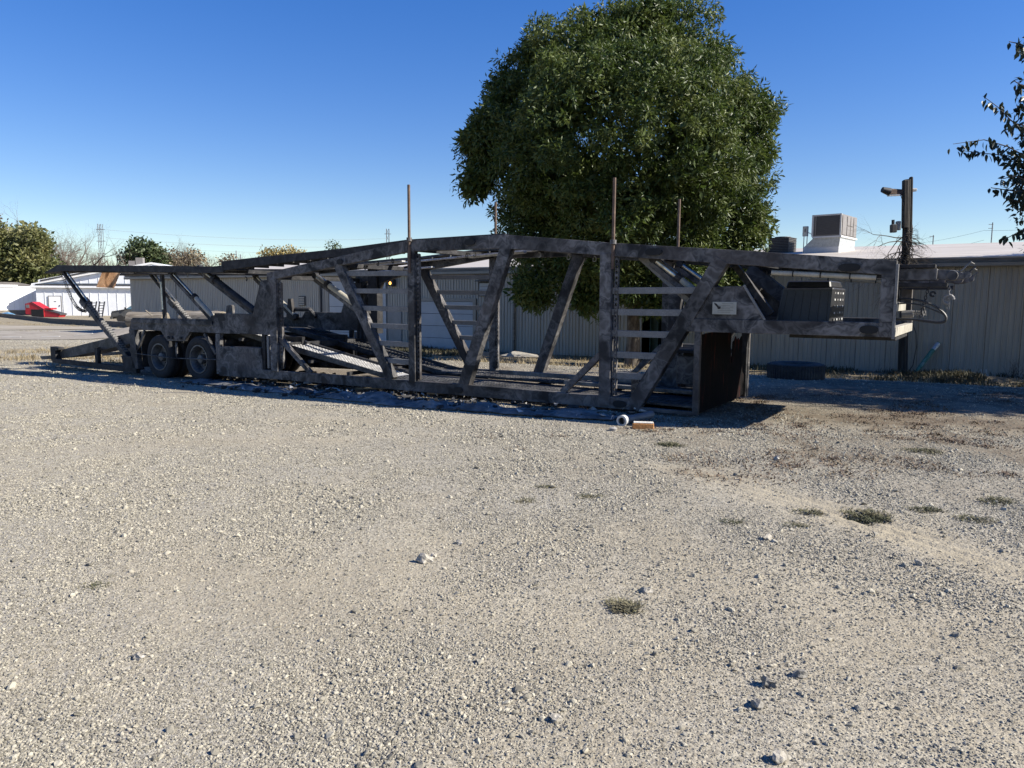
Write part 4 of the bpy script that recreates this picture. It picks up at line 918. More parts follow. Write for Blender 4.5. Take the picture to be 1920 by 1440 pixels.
# ------------------------------------------------------------------ tan metal building behind
OW = 19.8; ZB = -.78; ZE = 3.25
TBU = thing('tan_metal_building', 'long low tan ribbed-metal building with a shallow white roof behind the trailer', 'building', (ORG.x, ORG.y, 0), TROT)
def sheet_mesh(wd, z0, z1, ribs=6):
    mb = MB(); prof = [(0, 0)]
    p = wd / ribs
    for k in range(ribs):
        a = k * p; prof += [(a + p * .62, 0), (a + p * .72, -.028), (a + p * .88, -.028), (a + p * .98, 0)]
    prof.append((wd, 0)); n = len(prof)
    vs = [(x, y, z0) for x, y in prof] + [(x, y, z1) for x, y in prof]
    vs += [(0, .02, z0), (wd, .02, z0), (0, .02, z1), (wd, .02, z1)]
    fs = [(i, i + 1, n + i + 1, n + i) for i in range(n - 1)] + [(2 * n, 2 * n + 2, 2 * n + 3, 2 * n + 1)]
    mb.add(vs, fs); me = bpy.data.meshes.new('wall_panel'); me.from_pydata(mb.v, [], mb.f); me.materials.append(MAT['tan']); me.update(); return me
pw = .985; pme = sheet_mesh(pw - .012, ZB, ZE - .2); hme = sheet_mesh(pw - .012, 1.8, ZE - .2)
s = -34.3; ALC = (3.46, 4.50)
while s < 28:
    if s + pw > ALC[0] and s < ALC[1] + .2: s = max(s, ALC[1]) if s > ALC[0] - .4 else s
    nxt = s + pw
    if s < ALC[0] < nxt:
        o = link('wall_panel', pme, TBU); o.location = (s, OW, 0); o.scale = ((ALC[0] - s) / pw, 1, 1); s = ALC[1]
        o = link('wall_panel', hme, TBU); o.location = (ALC[0], OW, 0); o.scale = ((ALC[1] - ALC[0]) / pw, 1, 1); continue
    o = link('wall_panel', pme, TBU); o.location = (s, OW + random.uniform(-.002, .002), 0); s = nxt
def bp(name, mb, m, bevel=0, parent=TBU, smooth=False): return mb.build(name, m, parent, smooth, bevel)
bp('alcove', MB().box(ALC[0] - .0, ALC[0] + .03, OW + .03, OW + 1.6, ZB, 1.8).box(ALC[1] - .03, ALC[1], OW + .03, OW + 1.6, ZB, 1.8), MAT['dgreen'])
bp('alcove_post', MB().box(ALC[0] + .0, ALC[0] + .3, OW + .2, OW + .3, ZB, 1.8), MAT['dgreen'])
for k in range(5): bp('wood_plank', MB().box(ALC[0] + .05 + k * .2, ALC[0] + .235 + k * .2, OW + 1.2, OW + 1.23, ZB, 1.8), MAT['bwood'])
bp('back_wall', MB().box(-34.3, 28, OW + 24, OW + 24.1, ZB, ZE), MAT['tanedge'])
for s in (-34.4, 28): bp('gable_wall', MB().prism([(OW + .03, ZB), (OW + 24, ZB), (OW + 24, ZE - .05), (OW + 12.2, 4.4), (OW + .03, ZE - .1)], s, s + .1, 'x'), MAT['tanedge'])
# roof: two pitches
RZ = 4.5
bp('roof', MB().prism([(OW - .22, ZE), (OW + 12.2, RZ), (OW + 24.3, ZE), (OW + 24.3, ZE - .05), (OW + 12.2, RZ - .06), (OW - .22, ZE - .05)], -34.6, 28.3, 'x'), MAT['roof'])
bp('fascia_board', MB().box(-34.6, 28.3, OW - .2, OW - .17, ZE - .18, ZE - .052), MAT['fascia'])
bp('gutter', MB().prism([(OW - .29, ZE - .19), (OW - .29, ZE - .3), (OW - .25, ZE - .33), (OW - .1, ZE - .33), (OW - .1, ZE - .19)], -34.6, 28.3, 'x'), MAT['tanedge'])
bp('soffit', MB().box(-34.6, 28.3, OW - .1, OW + .0, ZE - .21, ZE - .19), MAT['dtrim'])
for s in (-15.9, -3.25): bp('downspout', MB().box(s, s + .1, OW - .12, OW - .03, ZB, ZE - .3), MAT['dtrim'] if s < -10 else MAT['fascia'])
for s in (-20.1, -29.2): bp('expansion_strip', MB().box(s, s + .07, OW - .04, OW - .03, ZB, ZE - .33), MAT['fascia'])
def gdoor(s0, s1, z1, n, lb, frame='tanedge'):
    d = bpy.data.objects.new('garage_door', None); COL.objects.link(d); d.parent = TBU; d['label'] = lb
    h = (z1 - ZB) / n
    for k in range(n): MB().box(s0, s1, OW - .075, OW - .04, ZB + k * h + .008, ZB + (k + 1) * h - .008).build('door_section', MAT['wdoor'], d, bevel=.006)
    MB().box(s0 - .04, s1 + .04, OW - .038, OW - .034, ZB, z1).build('backing', MAT['gap'], d)
    f = MB().box(s0 - .2, s0 - .02, OW - .1, OW - .03, ZB, z1 + .16).box(s1 + .02, s1 + .2, OW - .1, OW - .03, ZB, z1 + .16).box(s0 - .019, s1 + .019, OW - .1, OW - .03, z1 + .01, z1 + .16)
    f.build('frame', MAT[frame], d)
gdoor(-8.85, -5.55, 1.62, 4, 'low white four-section garage door behind the dark weeds')
gdoor(-15.2, -12.05, 2.68, 5, 'tall white garage door left of the white entry door')
bp('entry_door', MB().box(-11.78, -11.15, OW - .07, OW - .035, ZB, 2.65), MAT['wdoor'], .01)
bp('door_frame', MB().box(-11.86, -11.79, OW - .1, OW - .03, ZB, 2.72).box(-11.14, -11.07, OW - .1, OW - .03, ZB, 2.72), MAT['ring'])
bp('side_door', MB().box(-10.9, -10.05, OW - .07, OW - .035, ZB, 1.12), MAT['gdoor'], .01)
bp('wall_vent', MB().box(-17.6, -17.1, OW - .09, OW - .03, 1.32, 1.85), MAT['dtrim'])
for k in range(4): bp('vent_slat', MB().box(-17.57, -17.13, OW - .12, OW - .09, 1.36 + k * .12, 1.43 + k * .12), MAT['tan'])
bp('notice_frame', MB().box(-5.2, -4.55, OW - .07, OW - .03, 1.88, 2.56), MAT['dtrim'])
bp('notice_board', MB().box(-5.15, -4.6, OW - .085, OW - .07, 1.93, 2.5), MAT['wdoor'])
for k in range(3): bp('notice_line', MB().box(-5.1, -4.65, OW - .089, OW - .086, 2.05 + .14 * k, 2.075 + .14 * k), MAT['gdoor'])
bp('notice_hood', MB().prism([(-5.3, 2.58), (-4.4, 2.58), (-4.55, 2.78)], OW - .35, OW - .05), MAT['dtrim'])
bp('meter_box', MB().box(-27.0, -26.5, OW - .2, OW - .03, .9, 1.5), MAT['gdoor'])
bp('round_vent', MB().lathe([(0, 0), (.18, 0), (.2, .06)], (-30.6, OW - .09, 2.2), 'y', 16), MAT['fascia'])
WL = thing('wall_lamp', 'dark wall lamp with a lit amber lens on the tan building wall', 'lamp', W(-10.6, OW, 2.5), TROT)
MB().box(-.2, .2, -.3, -.03, -.12, .24).build('lamp_housing', MAT['dtrim'], WL, bevel=.03)
MB().lathe([(.0, -.33), (.06, -.32), (.08, -.3)], (0.03, 0, .03), 'y', 14).build('amber_lens', MAT['amber'], WL)

# rooftop equipment
def roofz(o): return ZE + (RZ - ZE) * (o - OW + .22) / 12.42
HV = thing('rooftop_hvac_unit', 'large grey rooftop air-conditioning unit on a white curb on the tan building', 'air conditioner', W(8.2, 25.9, roofz(25.9) - .08), TROT - .14); HV.scale = (.93, .93, .91)
MB().box(0, 1.62, 0, 2.4, -.1, .36).build('roof_curb', MAT['curb'], HV, bevel=.01)
frustum(MB(), 0.0, 1.62, 0, 2.4, .362, .42, 1.66, 0, 2.3, .78).build('transition_duct', MAT['galv'], HV)
MB().box(.38, 1.72, -.06, 2.4, .782, .86).build('base_rail', MAT['curb'], HV)
mb = MB(); z0, z1 = .862, 1.88
MB().box(.34, 1.68, -.02, 2.35, z0, z1).build('unit_cabinet', MAT['hvac'], HV, bevel=.012)
MB().box(.46, 1.6, -.035, -.022, z0 + .06, z1 - .06).build('coil_panel', MAT['coil'], HV)
MB().box(.5, .54, -.05, -.036, z0 + .05, z1 - .06).build('coil_strip', MAT['hvac'], HV)
MB().box(.34, 1.69, -.05, .0, z1 - .06, z1 + .01).box(.34, .42, -.05, -.021, z0, z1 - .061).box(1.62, 1.69, -.05, -.021, z0, z1 - .061).build('corner_trim', MAT['ring'], HV)
for y0, y1, a, b in ((.1, .7, .05, .95), (.8, 1.25, .05, .48), (.8, 1.25, .52, .95), (1.32, 1.7, .05, .48), (1.32, 1.7, .52, .95), (1.78, 2.25, .05, .95)):
    MB().box(1.683, 1.71, y0, y1, z0 + a, z0 + b).build('access_panel', MAT['hvac'], HV, bevel=.008)
EB = thing('disconnect_box', 'small grey electrical box on two legs beside the rooftop unit', 'electrical box', W(8.18, 26.15, roofz(26.15) - .05), TROT - .14)
MB().box(-.1, .12, -.07, .07, .78, 1.22).build('box_body', MAT['galv'], EB, bevel=.01)
MB().box(.0, .03, -.09, -.07, .95, 1.1).build('switch_lever', MAT['dtrim'], EB)
for x in (-.06, .08): MB().box(x, x + .03, -.015, .015, -.05, .78).build('leg', MAT['galv'], EB)
MB().tube([(.12, 0, .95), (.3, -.02, .85), (.5, -.02, .9)], .02, 6).build('conduit', MAT['galv'], EB)
CU = thing('condenser_unit', 'dark louvred condenser cube on the roof next to the big tree', 'air conditioner', W(6.42, 27., roofz(27) - .05), TROT - .14)
MB().box(0, .92, 0, .92, .03, .72).build('condenser_core', MAT['gap'], CU)
for k in range(9): MB().box(-.02, .94, -.02, .94, .06 + k * .074, .105 + k * .074).build('louvre', MAT['coil'], CU)
MB().box(-.03, .95, -.03, .95, .722, .75).build('top_panel', MAT['coil'], CU)
MB().lathe([(.38, .75), (.36, .8), (.05, .8)], (.46, .46, 0), 'z', 20).build('fan_guard', MAT['dtrim'], CU)
for x in (-.02, .9): MB().box(x, x + .04, -.04, -.021, .05, .74).build('corner_post', MAT['coil'], CU)
MB().box(-.1, .3, -.1, 1.0, -.06, .03).box(.65, 1.05, -.1, 1.0, -.06, .03).build('sleeper', MAT['curb'], CU)

# ------------------------------------------------------------------ timber pole with lamp and dead creeper
pp = Vector((13.35, 25.4, 0)); pp.z = G(pp.x, pp.y) - .2
PO = thing('light_pole', 'dark weathered timber pole with a street lamp and dead creeper beside the tan wall', 'pole', pp)
hgt = 6.7; PO.rotation_euler = (0, -.05, 0)
MB().tube([(0, 0, 0), (.02, 0, 2), (.05, 0, 4.5), (.08, 0, hgt)], [.155, .14, .125, .11], 14).build('pole_shaft', MAT['pole'], PO, True)
MB().box(-.12, .06, -.15, .02, hgt - 1.6, hgt - .02).build('pole_splint', MAT['pole'], PO, bevel=.03)
MB().box(.13, .22, -.1, .06, hgt - 2.2, hgt + .08).build('pole_splint', MAT['pole'], PO, bevel=.03)
lh = MB(); lh.bar((-.1, 0, hgt - .42), (-.62, -.05, hgt - .37), .16, .2); lh.build('lamp_head', MAT['rust'], PO, bevel=.03)
MB().tube([(-.55, -.05, hgt - .38), (-.8, -.07, hgt - .3)], [.13, .09], 12).build('lamp_hood', MAT['dtrim'], PO, True)
MB().box(-.58, -.2, -.12, .04, hgt - .52, hgt - .48).build('lamp_glass', MAT['ring'], PO)
MB().box(.2, .36, -.08, .08, hgt - .4, hgt - .3).build('insulator', MAT['ring'], PO, bevel=.02)
MB().tube([(-.2, -.1, hgt - .5), (-.1, -.15, hgt - .9), (-.1, -.17, hgt - 1.6)], .012, 5).build('lamp_cable', MAT['hose'], PO)
MB().box(-.5, -.32, -.15, .02, hgt - 1.72, hgt - 1.45).build('transformer_box', MAT['dtrim'], PO, bevel=.02)
MB().box(-.31, -.18, -.13, .02, hgt - 1.65, hgt - 1.35).build('junction_box', MAT['beige'], PO, bevel=.02)
MB().tube([(-.42, -.06, hgt - 1.45), (-.42, -.06, hgt - 1.3)], .05, 8).build('insulator', MAT['dtrim'], PO)
MB().tube([(.24, -.1, 2.0), (.36, -.15, 1.6), (.38, -.15, 1.1), (.3, -.1, .5), (.12, -.1, .25)], .015, 5).build('loose_cable', MAT['hose'], PO)
def twig(mb, p, d, L_, r, depth, rs, drop=0., spread=.7, kids=3, curl=.25):
    pts = [p.copy()]; rad = [r]; n = 4
    for i in range(n):
        d = (d + Vector((rs.gauss(0, curl), rs.gauss(0, curl), rs.gauss(0, curl) + drop)) * .5).normalized(); pts.append(pts[-1] + d * (L_ / n)); rad.append(r * (1 - .5 * (i + 1) / n))
    mb.tube(pts, rad, 5 if depth > 1 else 3, cap=False)
    if depth > 0:
        for k in range(kids):
            i = rs.randint(1, n); nd = (d + Vector((rs.gauss(0, spread), rs.gauss(0, spread), rs.gauss(0, spread)))).normalized()
            twig(mb, pts[i], nd, L_ * rs.uniform(.5, .78), rad[i] * .62, depth - 1, rs, drop, spread, kids, curl)
rs = random.Random(5); mb = MB()
for k in range(34):
    a = rs.uniform(-2.6, 2.6); z = rs.uniform(3.4, 5.1)
    twig(mb, Vector((-.15, -.15, z)), Vector((-.8 if k < 15 else .7, -.25, rs.uniform(-.9, .2))).normalized(), rs.uniform(.7, 1.3) * (1 if k < 15 else .5), .02, 4, rs, -.1, .6, 3)
for k in range(12):
    pts = []; a0 = rs.uniform(0, 6); z = rs.uniform(1.6, 3.5)
    for i in range(14): a0 += .3; z += .13; pts.append((.04 + .2 * math.cos(a0), .2 * math.sin(a0) * 1., z))
    mb.tube(pts, .012, 4, cap=False)
mb.build('dead_creeper', MAT['twig'], PO)['kind'] = 'stuff'
# teal pipe leaning against the wall
a = W(13.35, 18.9); b = W(14.0, 19.62, -.05 + .42)
e = MB().tube([a + Vector((0, 0, -.05)), a.lerp(b, .7), b], [.07, .075, .075], 14).build('teal_pipe', MAT['teal'], None, True)
e2 = MB().tube([a.lerp(b, .78), a.lerp(b, .98)], .081, 14).build('pipe_collar', MAT['galv'], e, True)
tag(e, 'teal plastic pipe leaning on the tan wall just right of the timber pole', 'pipe')
# pale pegs
for k in range(2):
    p = W(15.35 + .13 * k, 18.6)
    tag(MB().bar(p - Vector((0, 0, .05)), p + Vector((-.08, 0, .26)), .03, .03).build('marker_peg', MAT['ring']), ['left one of two short pale pegs at the foot of the tan wall', 'right one of two short pale pegs at the foot of the tan wall'][k], 'peg', 'pegs by the wall')
# big tyre lying flat
tyc = Vector((5.95, 15.6, 0)); tyc.z = G(tyc.x, tyc.y)
TY = thing('truck_tyre', 'large worn truck tyre lying flat on the dirt before the tan wall', 'tyre', tyc)
pr = [(.3, .1), (.29, .03), (.36, .0), (.5, .0), (.55, .03), (.565, .07), (.565, .12), (.553, .125), (.553, .135), (.565, .14), (.565, .19), (.553, .195), (.553, .205), (.565, .21), (.565, .27), (.545, .32), (.48, .345), (.36, .34), (.31, .32), (.28, .28), (.27, .2), (.3, .1)]
MB().lathe(pr, (0, 0, 0), 'z', 56).build('tyre_casing', MAT['tread'], TY, True)
mb = MB()
for k in range(60):
    a = 2 * PI * k / 60; mb.box(-.005, .012, -.02, .02, .03, .31, rot=Matrix.Rotation(a, 3, 'Z'), org=(.562 * math.cos(a), .562 * math.sin(a), 0))
mb.build('tread_lug', MAT['tread'], TY)
tag(MB().tube([W(9.55, 17.2) + Vector((0, 0, .02)), W(9.35, 17.2) + Vector((0, 0, .3)), W(9.2, 17.2) + Vector((0, 0, .42))], [.03, .025, .01], 6).build('branch_stub', MAT['twig']), 'forked dead branch stub sticking up behind the flat tyre', 'branch')
# pale heap by the wall and boards near the doors
pc = W(-1.5, 17.6); me = rockmesh('rubble_heap', 1., MAT['bigrock'], 33, .5); o = link('rubble_heap', me); o.location = pc + Vector((0, 0, .05)); o.scale = (.9, .6, .42); o.rotation_euler = (0, 0, TROT)
tag(o, 'low pale rubble heap in the dry grass along the tan wall', 'rubble')
e = thing('board_pile', 'loose pile of broken boards in front of the small grey door', 'boards', W(-8.2, 14.0), TROT)
for k in range(9):
    a = random.uniform(-.35, .35); l = random.uniform(.7, 1.5); x, y = random.uniform(-.6, .6), random.uniform(-.4, .4)
    MB().box(-l / 2, l / 2, -.08, .08, -.015, .015, rot=Matrix.Rotation(a, 3, 'Z') @ Matrix.Rotation(random.uniform(-.3, .3), 3, 'Y'), org=(x, y, .1 + .07 * k)).build('board', MAT['orangewood'] if k % 3 == 0 else MAT['twig'], e)
e = thing('block_stack', 'small stack of pale blocks seen through the trailer frame', 'blocks', W(-9.3, 12.3), TROT)
for k in range(5): MB().box(-.22, .22, -.12, .12, 0, .15, org=(random.uniform(-.06, .06) + .5 * (k % 2), 0, .16 * (k // 2))).build('block', MAT['brick'] if k == 1 else MAT['bigrock'], e, bevel=.01)
# twiggy dead shrub at right by the wall
rs = random.Random(9)
SH = thing('dead_shrub', 'leafless twiggy shrub against the tan wall at the right', 'shrub', W(16.1, 18.6))
mb = MB()
for k in range(12): twig(mb, Vector((rs.gauss(0, .1), rs.gauss(0, .1), -.05)), Vector((rs.gauss(0, .35), rs.gauss(0, .35), 1)).normalized(), rs.uniform(.35, .6), .009, 2, rs, .05, .5, 3)
mb.build('twigs', MAT['twig'], SH)['kind'] = 'stuff'

# ------------------------------------------------------------------ trees
def leafcloud(name, C, rad, nper, size, m, seed, droop=.35, ratio=.3, parent=None):
    """C (k,3) clump centres with radius rad (k): nper folded leaves each"""
    g = np.random.default_rng(seed); k = len(C); n = k * nper
    ce = np.repeat(C, nper, 0); rr = np.repeat(rad, nper)
    d = g.normal(size=(n, 3)); d /= np.linalg.norm(d, axis=1)[:, None]
    q = ce + d * (rr * g.uniform(.1, 1, n) ** .6)[:, None] * np.array([1, 1, .8])
    ax = d * .8 + g.normal(size=(n, 3)) * .7; ax[:, 2] -= droop; ax /= np.linalg.norm(ax, axis=1)[:, None]
    s2 = np.cross(ax, g.normal(size=(n, 3))); s2 /= np.linalg.norm(s2, axis=1)[:, None]
    nn = np.cross(ax, s2); l = (size * g.lognormal(0, .25, n))[:, None]; w_ = l * ratio * .5
    V = np.stack([q, q + ax * l * .45 + s2 * w_ + nn * l * .05, q + ax * l, q + ax * l * .45 - s2 * w_ + nn * l * .05], 1).reshape(-1, 3)
    i = np.arange(n)[:, None] * 4
    F = np.concatenate([i + [0, 1, 2], i + [0, 2, 3]], 0)
    return link(name, npmesh(name, V, F, m), parent)
def px(x, y, Y):
    """point at distance Y from the camera's foot on its sight line; used only to lay out crowns as real 3D volumes"""
    d = fw + rt2 * ((x - 960) / 1400) - up2 * ((y - 720) / 1400); return Vector((0, 0, 1.78)) + d * (Y / d.y)
def lobes_to_clumps(lobes, dens, seed, keep=.72):
    g = np.random.default_rng(seed); C = []
    L_ = np.array([[*c, r] for c, r in lobes])
    for c, r in lobes:
        n = int(4 * PI * r * r * dens)
        d = g.normal(size=(n, 3)); d /= np.linalg.norm(d, axis=1)[:, None]
        p = np.array(c) + d * (r * g.uniform(.72, 1.03, n))[:, None]
        dist = np.linalg.norm(p[:, None, :] - L_[None, :, :3], axis=2) / L_[None, :, 3]
        C.append(p[dist.min(1) > keep])
    return np.concatenate(C)
TY0 = 27.; tb = Vector((4.35, 27.0)); tb = Vector((tb.x, tb.y, G(*tb) - .1))
BT = thing('ash_tree', 'big round-crowned green ash tree rising behind the trailer', 'tree', tb)
LB = [(1165, 250, 185, 0), (1005, 190, 112, .3), (965, 275, 98, -.2), (1325, 195, 112, 0), (1350, 320, 112, .4), (1165, 128, 116, 0), (1055, 120, 98, -.5), (1270, 105, 110, .5), (1395, 235, 72, 0), (925, 235, 58, 0),
      (1003, 405, 92, 0), (1120, 440, 110, -.8), (1250, 430, 115, -.6), (1370, 400, 82, 0), (1035, 495, 88, -.6), (1160, 505, 72, -1.), (1275, 500, 88, -.8), (1380, 480, 62, 0), (905, 300, 42, .2), (1100, 250, 150, -2.4), (1230, 240, 150, -2.6), (1150, 380, 130, -2.0), (1010, 300, 90, -1.8), (1320, 330, 90, -2.0),
      (1165, 260, 180, 2.2), (1060, 350, 120, 2.), (1270, 350, 120, 2.), (1195, 58, 56, 0), (1408, 200, 42, 0), (1420, 420, 40, 0), (985, 545, 38, -.8), (1100, 560, 34, -1), (1225, 555, 38, -1), (1400, 530, 35, -.4), (885, 345, 30, 0), (1115, 72, 48, -.4), (1272, 78, 50, .3), (1222, 30, 26, -.8), (945, 165, 34, .2), (1338, 112, 34, 0), (1432, 222, 22, 0), (1425, 290, 34, .3), (880, 262, 22, 0), (1018, 108, 34, 0), (1060, 205, 70, -2.9), (1180, 165, 75, -3.), (1300, 240, 70, -2.9), (1110, 330, 60, -2.7), (1240, 340, 65, -2.8), (1010, 350, 50, -2.)]
lobes = []
for x, y, r, dy in LB:
    c = px(1165 + (x - 1165) * .97, y, TY0 + dy); lobes.append(((c.x - tb.x, c.y - tb.y, c.z - tb.z), r * TY0 / 1400 * .87))
C = lobes_to_clumps(lobes, 4.2, 3)
C = C + np.random.default_rng(8).normal(size=C.shape) * .12
leafcloud('leaves', C, np.random.default_rng(4).uniform(.2, .46, len(C)), 80, .16, MAT['leaf'], 5, .3, .3, BT)['kind'] = 'stuff'
# inner leaves that close the crown
Ci = np.array([(np.array(c) + np.random.default_rng(i).normal(size=(44, 3)) * r * .27) for i, (c, r) in enumerate(lobes)]).reshape(-1, 3)
leafcloud('inner_leaves', Ci, np.full(len(Ci), .45), 16, .24, MAT['leaf'], 6, .3, .45, BT)['kind'] = 'stuff'
MB().tube([(0, 0, 0), (.03, 0, 1.), (.0, 0, 2.), (-.1, 0, 3.4), (-.2, 0, 5.5)], [.3, .25, .22, .2, .1], 14).build('trunk', MAT['bark'], BT, True)
rs = random.Random(3)
for k in range(9):
    a = 2 * PI * k / 9; p = Vector((-.05, 0, 1.9 + .35 * k)); e = Vector((math.cos(a) * rs.uniform(2, 3.6), math.sin(a) * 2.5, rs.uniform(3.6, 7.5)))
    MB().tube([p, p.lerp(e, .4) + Vector((0, 0, .5)), e], [.13, .08, .03], 7).build('limb', MAT['bark'], BT, True)
mb = MB()
for k in range(26):
    c = px(rs.uniform(950, 1290), rs.uniform(545, 575), TY0 - .9) - tb; twig(mb, c, Vector((rs.uniform(-.6, .6), 0, -.7)).normalized(), rs.uniform(.3, .7), .01, 2, rs, -.1, .5, 2)
mb.build('twigs', MAT['twig'], BT)['kind'] = 'stuff'

# tree standing outside the frame on the right: its boughs reach into view and shade the ground
rb = Vector((17.3, 15.6)); rb = Vector((rb.x, rb.y, G(*rb)))
RT = thing('shade_tree', 'dark-leaved tree with drooping boughs reaching in from the right edge', 'tree', rb)
MB().tube([(0, 0, -.1), (.05, 0, 2.), (0, 0, 4), (-.1, 0, 7)], [.32, .26, .2, .08], 12).build('trunk', MAT['bark'], RT, True)
rl = [((0, 0, 6.4), 3.2), ((-2.4, .5, 5.6), 2.3), ((1.5, 1.5, 5.6), 2.6), ((.4, -2.6, 5.6), 2.5), ((-.4, 2.8, 5.6), 2.6), ((-.4, 4.6, 4.8), 2.0), ((2, -1, 7.2), 2.4), ((-2.4, 2.6, 5.4), 1.7), ((-2.2, 4.6, 4.9), 1.5), ((3.5, 6, 6.2), 2.8), ((1.8, 5.2, 6.4), 2.2), ((6, 7, 6), 2.8), ((-.6, 0, 8.2), 2.2), ((-2.0, -1.8, 5.2), 1.7)]
C = lobes_to_clumps(rl, 2.0, 13, .6)
# keep the crown's own left edge ragged
leafcloud('crown', C, np.random.default_rng(14).uniform(.3, .6, len(C)), 42, .14, MAT['leaf2'], 15, .5, .5, RT)['kind'] = 'stuff'
ob2 = Vector((15.9, 10.8)); ob2 = Vector((ob2.x, ob2.y, G(ob2.x, ob2.y)))
OT = thing('shade_tree', 'tree standing wholly outside the right edge that shades the dirt by the tyre', 'tree', ob2)
MB().tube([(0, 0, -.1), (.05, 0, 2.), (0, 0, 4), (-.1, 0, 7)], [.3, .25, .2, .08], 12).build('trunk', MAT['bark'], OT, True)
ol = [((0, 0, 6), 2.5), ((-2.6, .8, 5.4), 2.0), ((2.4, .4, 6), 2.3), ((-1.2, -.6, 5.2), 1.9), ((.5, 2.2, 5.4), 2.2), ((-3.9, 1.8, 4.9), 1.3), ((-1.9, 2.6, 5), 1.7), ((3.5, 2, 5.5), 2), ((0, .4, 7.4), 1.7)]
C = lobes_to_clumps(ol, 3.2, 23, .55)
leafcloud('crown', C, np.random.default_rng(24).uniform(.3, .6, len(C)), 46, .15, MAT['leaf2'], 25, .5, .5, OT)['kind'] = 'stuff'
lv = bpy.data.meshes.new('leaf'); lv.from_pydata([(0, 0, 0), (.04, .032, .006), (.085, .026, .004), (.13, 0, -.012), (.085, -.026, .004), (.04, -.032, .006)], [], [(0, 1, 2, 3), (0, 3, 4, 5)]); lv.materials.append(MAT['leaf2']); lv.update()
BR = [[(1935, 300), (1890, 275), (1845, 262), (1787, 270)], [(1940, 320), (1890, 292), (1850, 288), (1800, 282)], [(1935, 260), (1895, 225), (1870, 200), (1843, 180)], [(1935, 110), (1912, 82), (1892, 78)], [(1935, 170), (1915, 160), (1902, 152)],
      [(1940, 345), (1905, 330), (1880, 335)], [(1940, 360), (1900, 358), (1858, 352)], [(1940, 385), (1910, 378), (1885, 372)], [(1945, 425), (1915, 432), (1882, 450)], [(1935, 200), (1915, 190), (1905, 215)], [(1940, 240), (1905, 232), (1885, 245)]]
rs = random.Random(21); nleaf = 0; CB = []
DIST = [14.6, 15.3, 14.9, 15.2, 15., 14.5, 14.8, 15.2, 14.4, 15.1, 14.7]
for i, bpts in enumerate(BR):
    P = [px(x, y, DIST[i]) - rb for x, y in bpts]
    # carry the bough back to the trunk
    root = Vector((0, 0, max(2.2, P[0].z * .7)))
    MB().tube([root, root.lerp(P[0], .5) + Vector((0, 0, .35))] + P, [.07, .05] + [.014 - .003 * k for k in range(len(P))], 6).build('bough', MAT['bark'], RT, True)
    for k in range(16):
        q = root.lerp(P[0], .35 + .6 * k / 16) + Vector((rs.gauss(0, .3), rs.gauss(0, .3), .3 + rs.gauss(0, .3))); CB.append(tuple(q))
    for a, b in zip(P, P[1:]):
        n = int((b - a).length / .036)
        for k in range(n):
            if nleaf > 285: break
            t = (k + rs.random()) / n; o = link('leaf', lv, RT); o.location = a.lerp(b, t) + Vector((rs.gauss(0, .03), rs.gauss(0, .05), rs.gauss(0, .03)))
            o.rotation_euler = (rs.uniform(-1, 1), rs.uniform(.5, 1.6), rs.uniform(0, 6.28)); sc = rs.uniform(.9, 1.45); o.scale = (sc, sc, sc); nleaf += 1
CB = np.array(CB); leafcloud('bough_leaves', CB, np.full(len(CB), .5), 70, .14, MAT['leaf2'], 27, .5, .5, RT)['kind'] = 'stuff'
# denser sprays just inside the right edge
Cs = np.array([tuple(px(x, y, 15.1) - rb) for x, y in [(1905, 300), (1915, 285), (1912, 330), (1908, 352), (1918, 365), (1900, 312), (1918, 205), (1916, 235), (1922, 180), (1918, 90), (1925, 150), (1920, 320), (1925, 345), (1930, 440), (1925, 260), (1930, 100), (1935, 210), (1935, 300), (1940, 340), (1940, 380)]])
leafcloud('spray', Cs, np.full(len(Cs), .17), 26, .12, MAT['leaf2'], 22, .6, .5, RT)['kind'] = 'stuff'

# far trees along the skyline
def far_leafy(name, label, m, pxs, Y, size, seed, cat='tree', group='trees along the skyline', dens=1.1, nper=26, base=None):
    x0 = sum(p[0] for p in pxs) / len(pxs); b = px(x0, 590, Y); b = Vector((b.x, b.y, G(b.x, b.y)))
    t = thing(name, label, cat, b, 0, group)
    lb = [((lambda c: (c.x - b.x, c.y - b.y, c.z - b.z))(px(x, y, Y)), r * Y / 1400) for x, y, r in pxs]
    C = lobes_to_clumps(lb, dens, seed, .6); leafcloud('crown', C, np.full(len(C), size * 3.2), nper, size, m, seed + 1, .1, .6, t)['kind'] = 'stuff'
    top = max(c[2] for c, r in lb); MB().tube([(0, 0, 0), (.1, 0, top * .6), (0, 0, top)], [Y / 420, Y / 600, .05], 7).build('trunk', MAT['branch'], t)
    return t
def far_bare(label, x, ytop, Y, seed, spread=.5, kids=4, m='branch', depth=4, wide=1.):
    b = px(x, 590, Y); b = Vector((b.x, b.y, G(b.x, b.y))); h = px(x, ytop, Y).z - b.z
    t = thing('bare_tree', label, 'tree', b, 0, 'trees along the skyline'); rs = random.Random(seed); r0 = Y / 520
    MB().tube([(0, 0, 0), (.1, 0, h * .25), (0, .1, h * .45)], [r0, r0 * .8, r0 * .6], 7).build('trunk', MAT[m], t)
    mb = MB()
    for k in range(7):
        z = h * rs.uniform(.2, .45); twig(mb, Vector((0, 0, z)), Vector((rs.gauss(0, .55) * wide, rs.gauss(0, .4), 1)).normalized(), h * rs.uniform(.28, .42), r0 * .75, depth, rs, .06, spread, kids, .18)
    mb.build('branches', MAT[m], t)['kind'] = 'stuff'
    return t
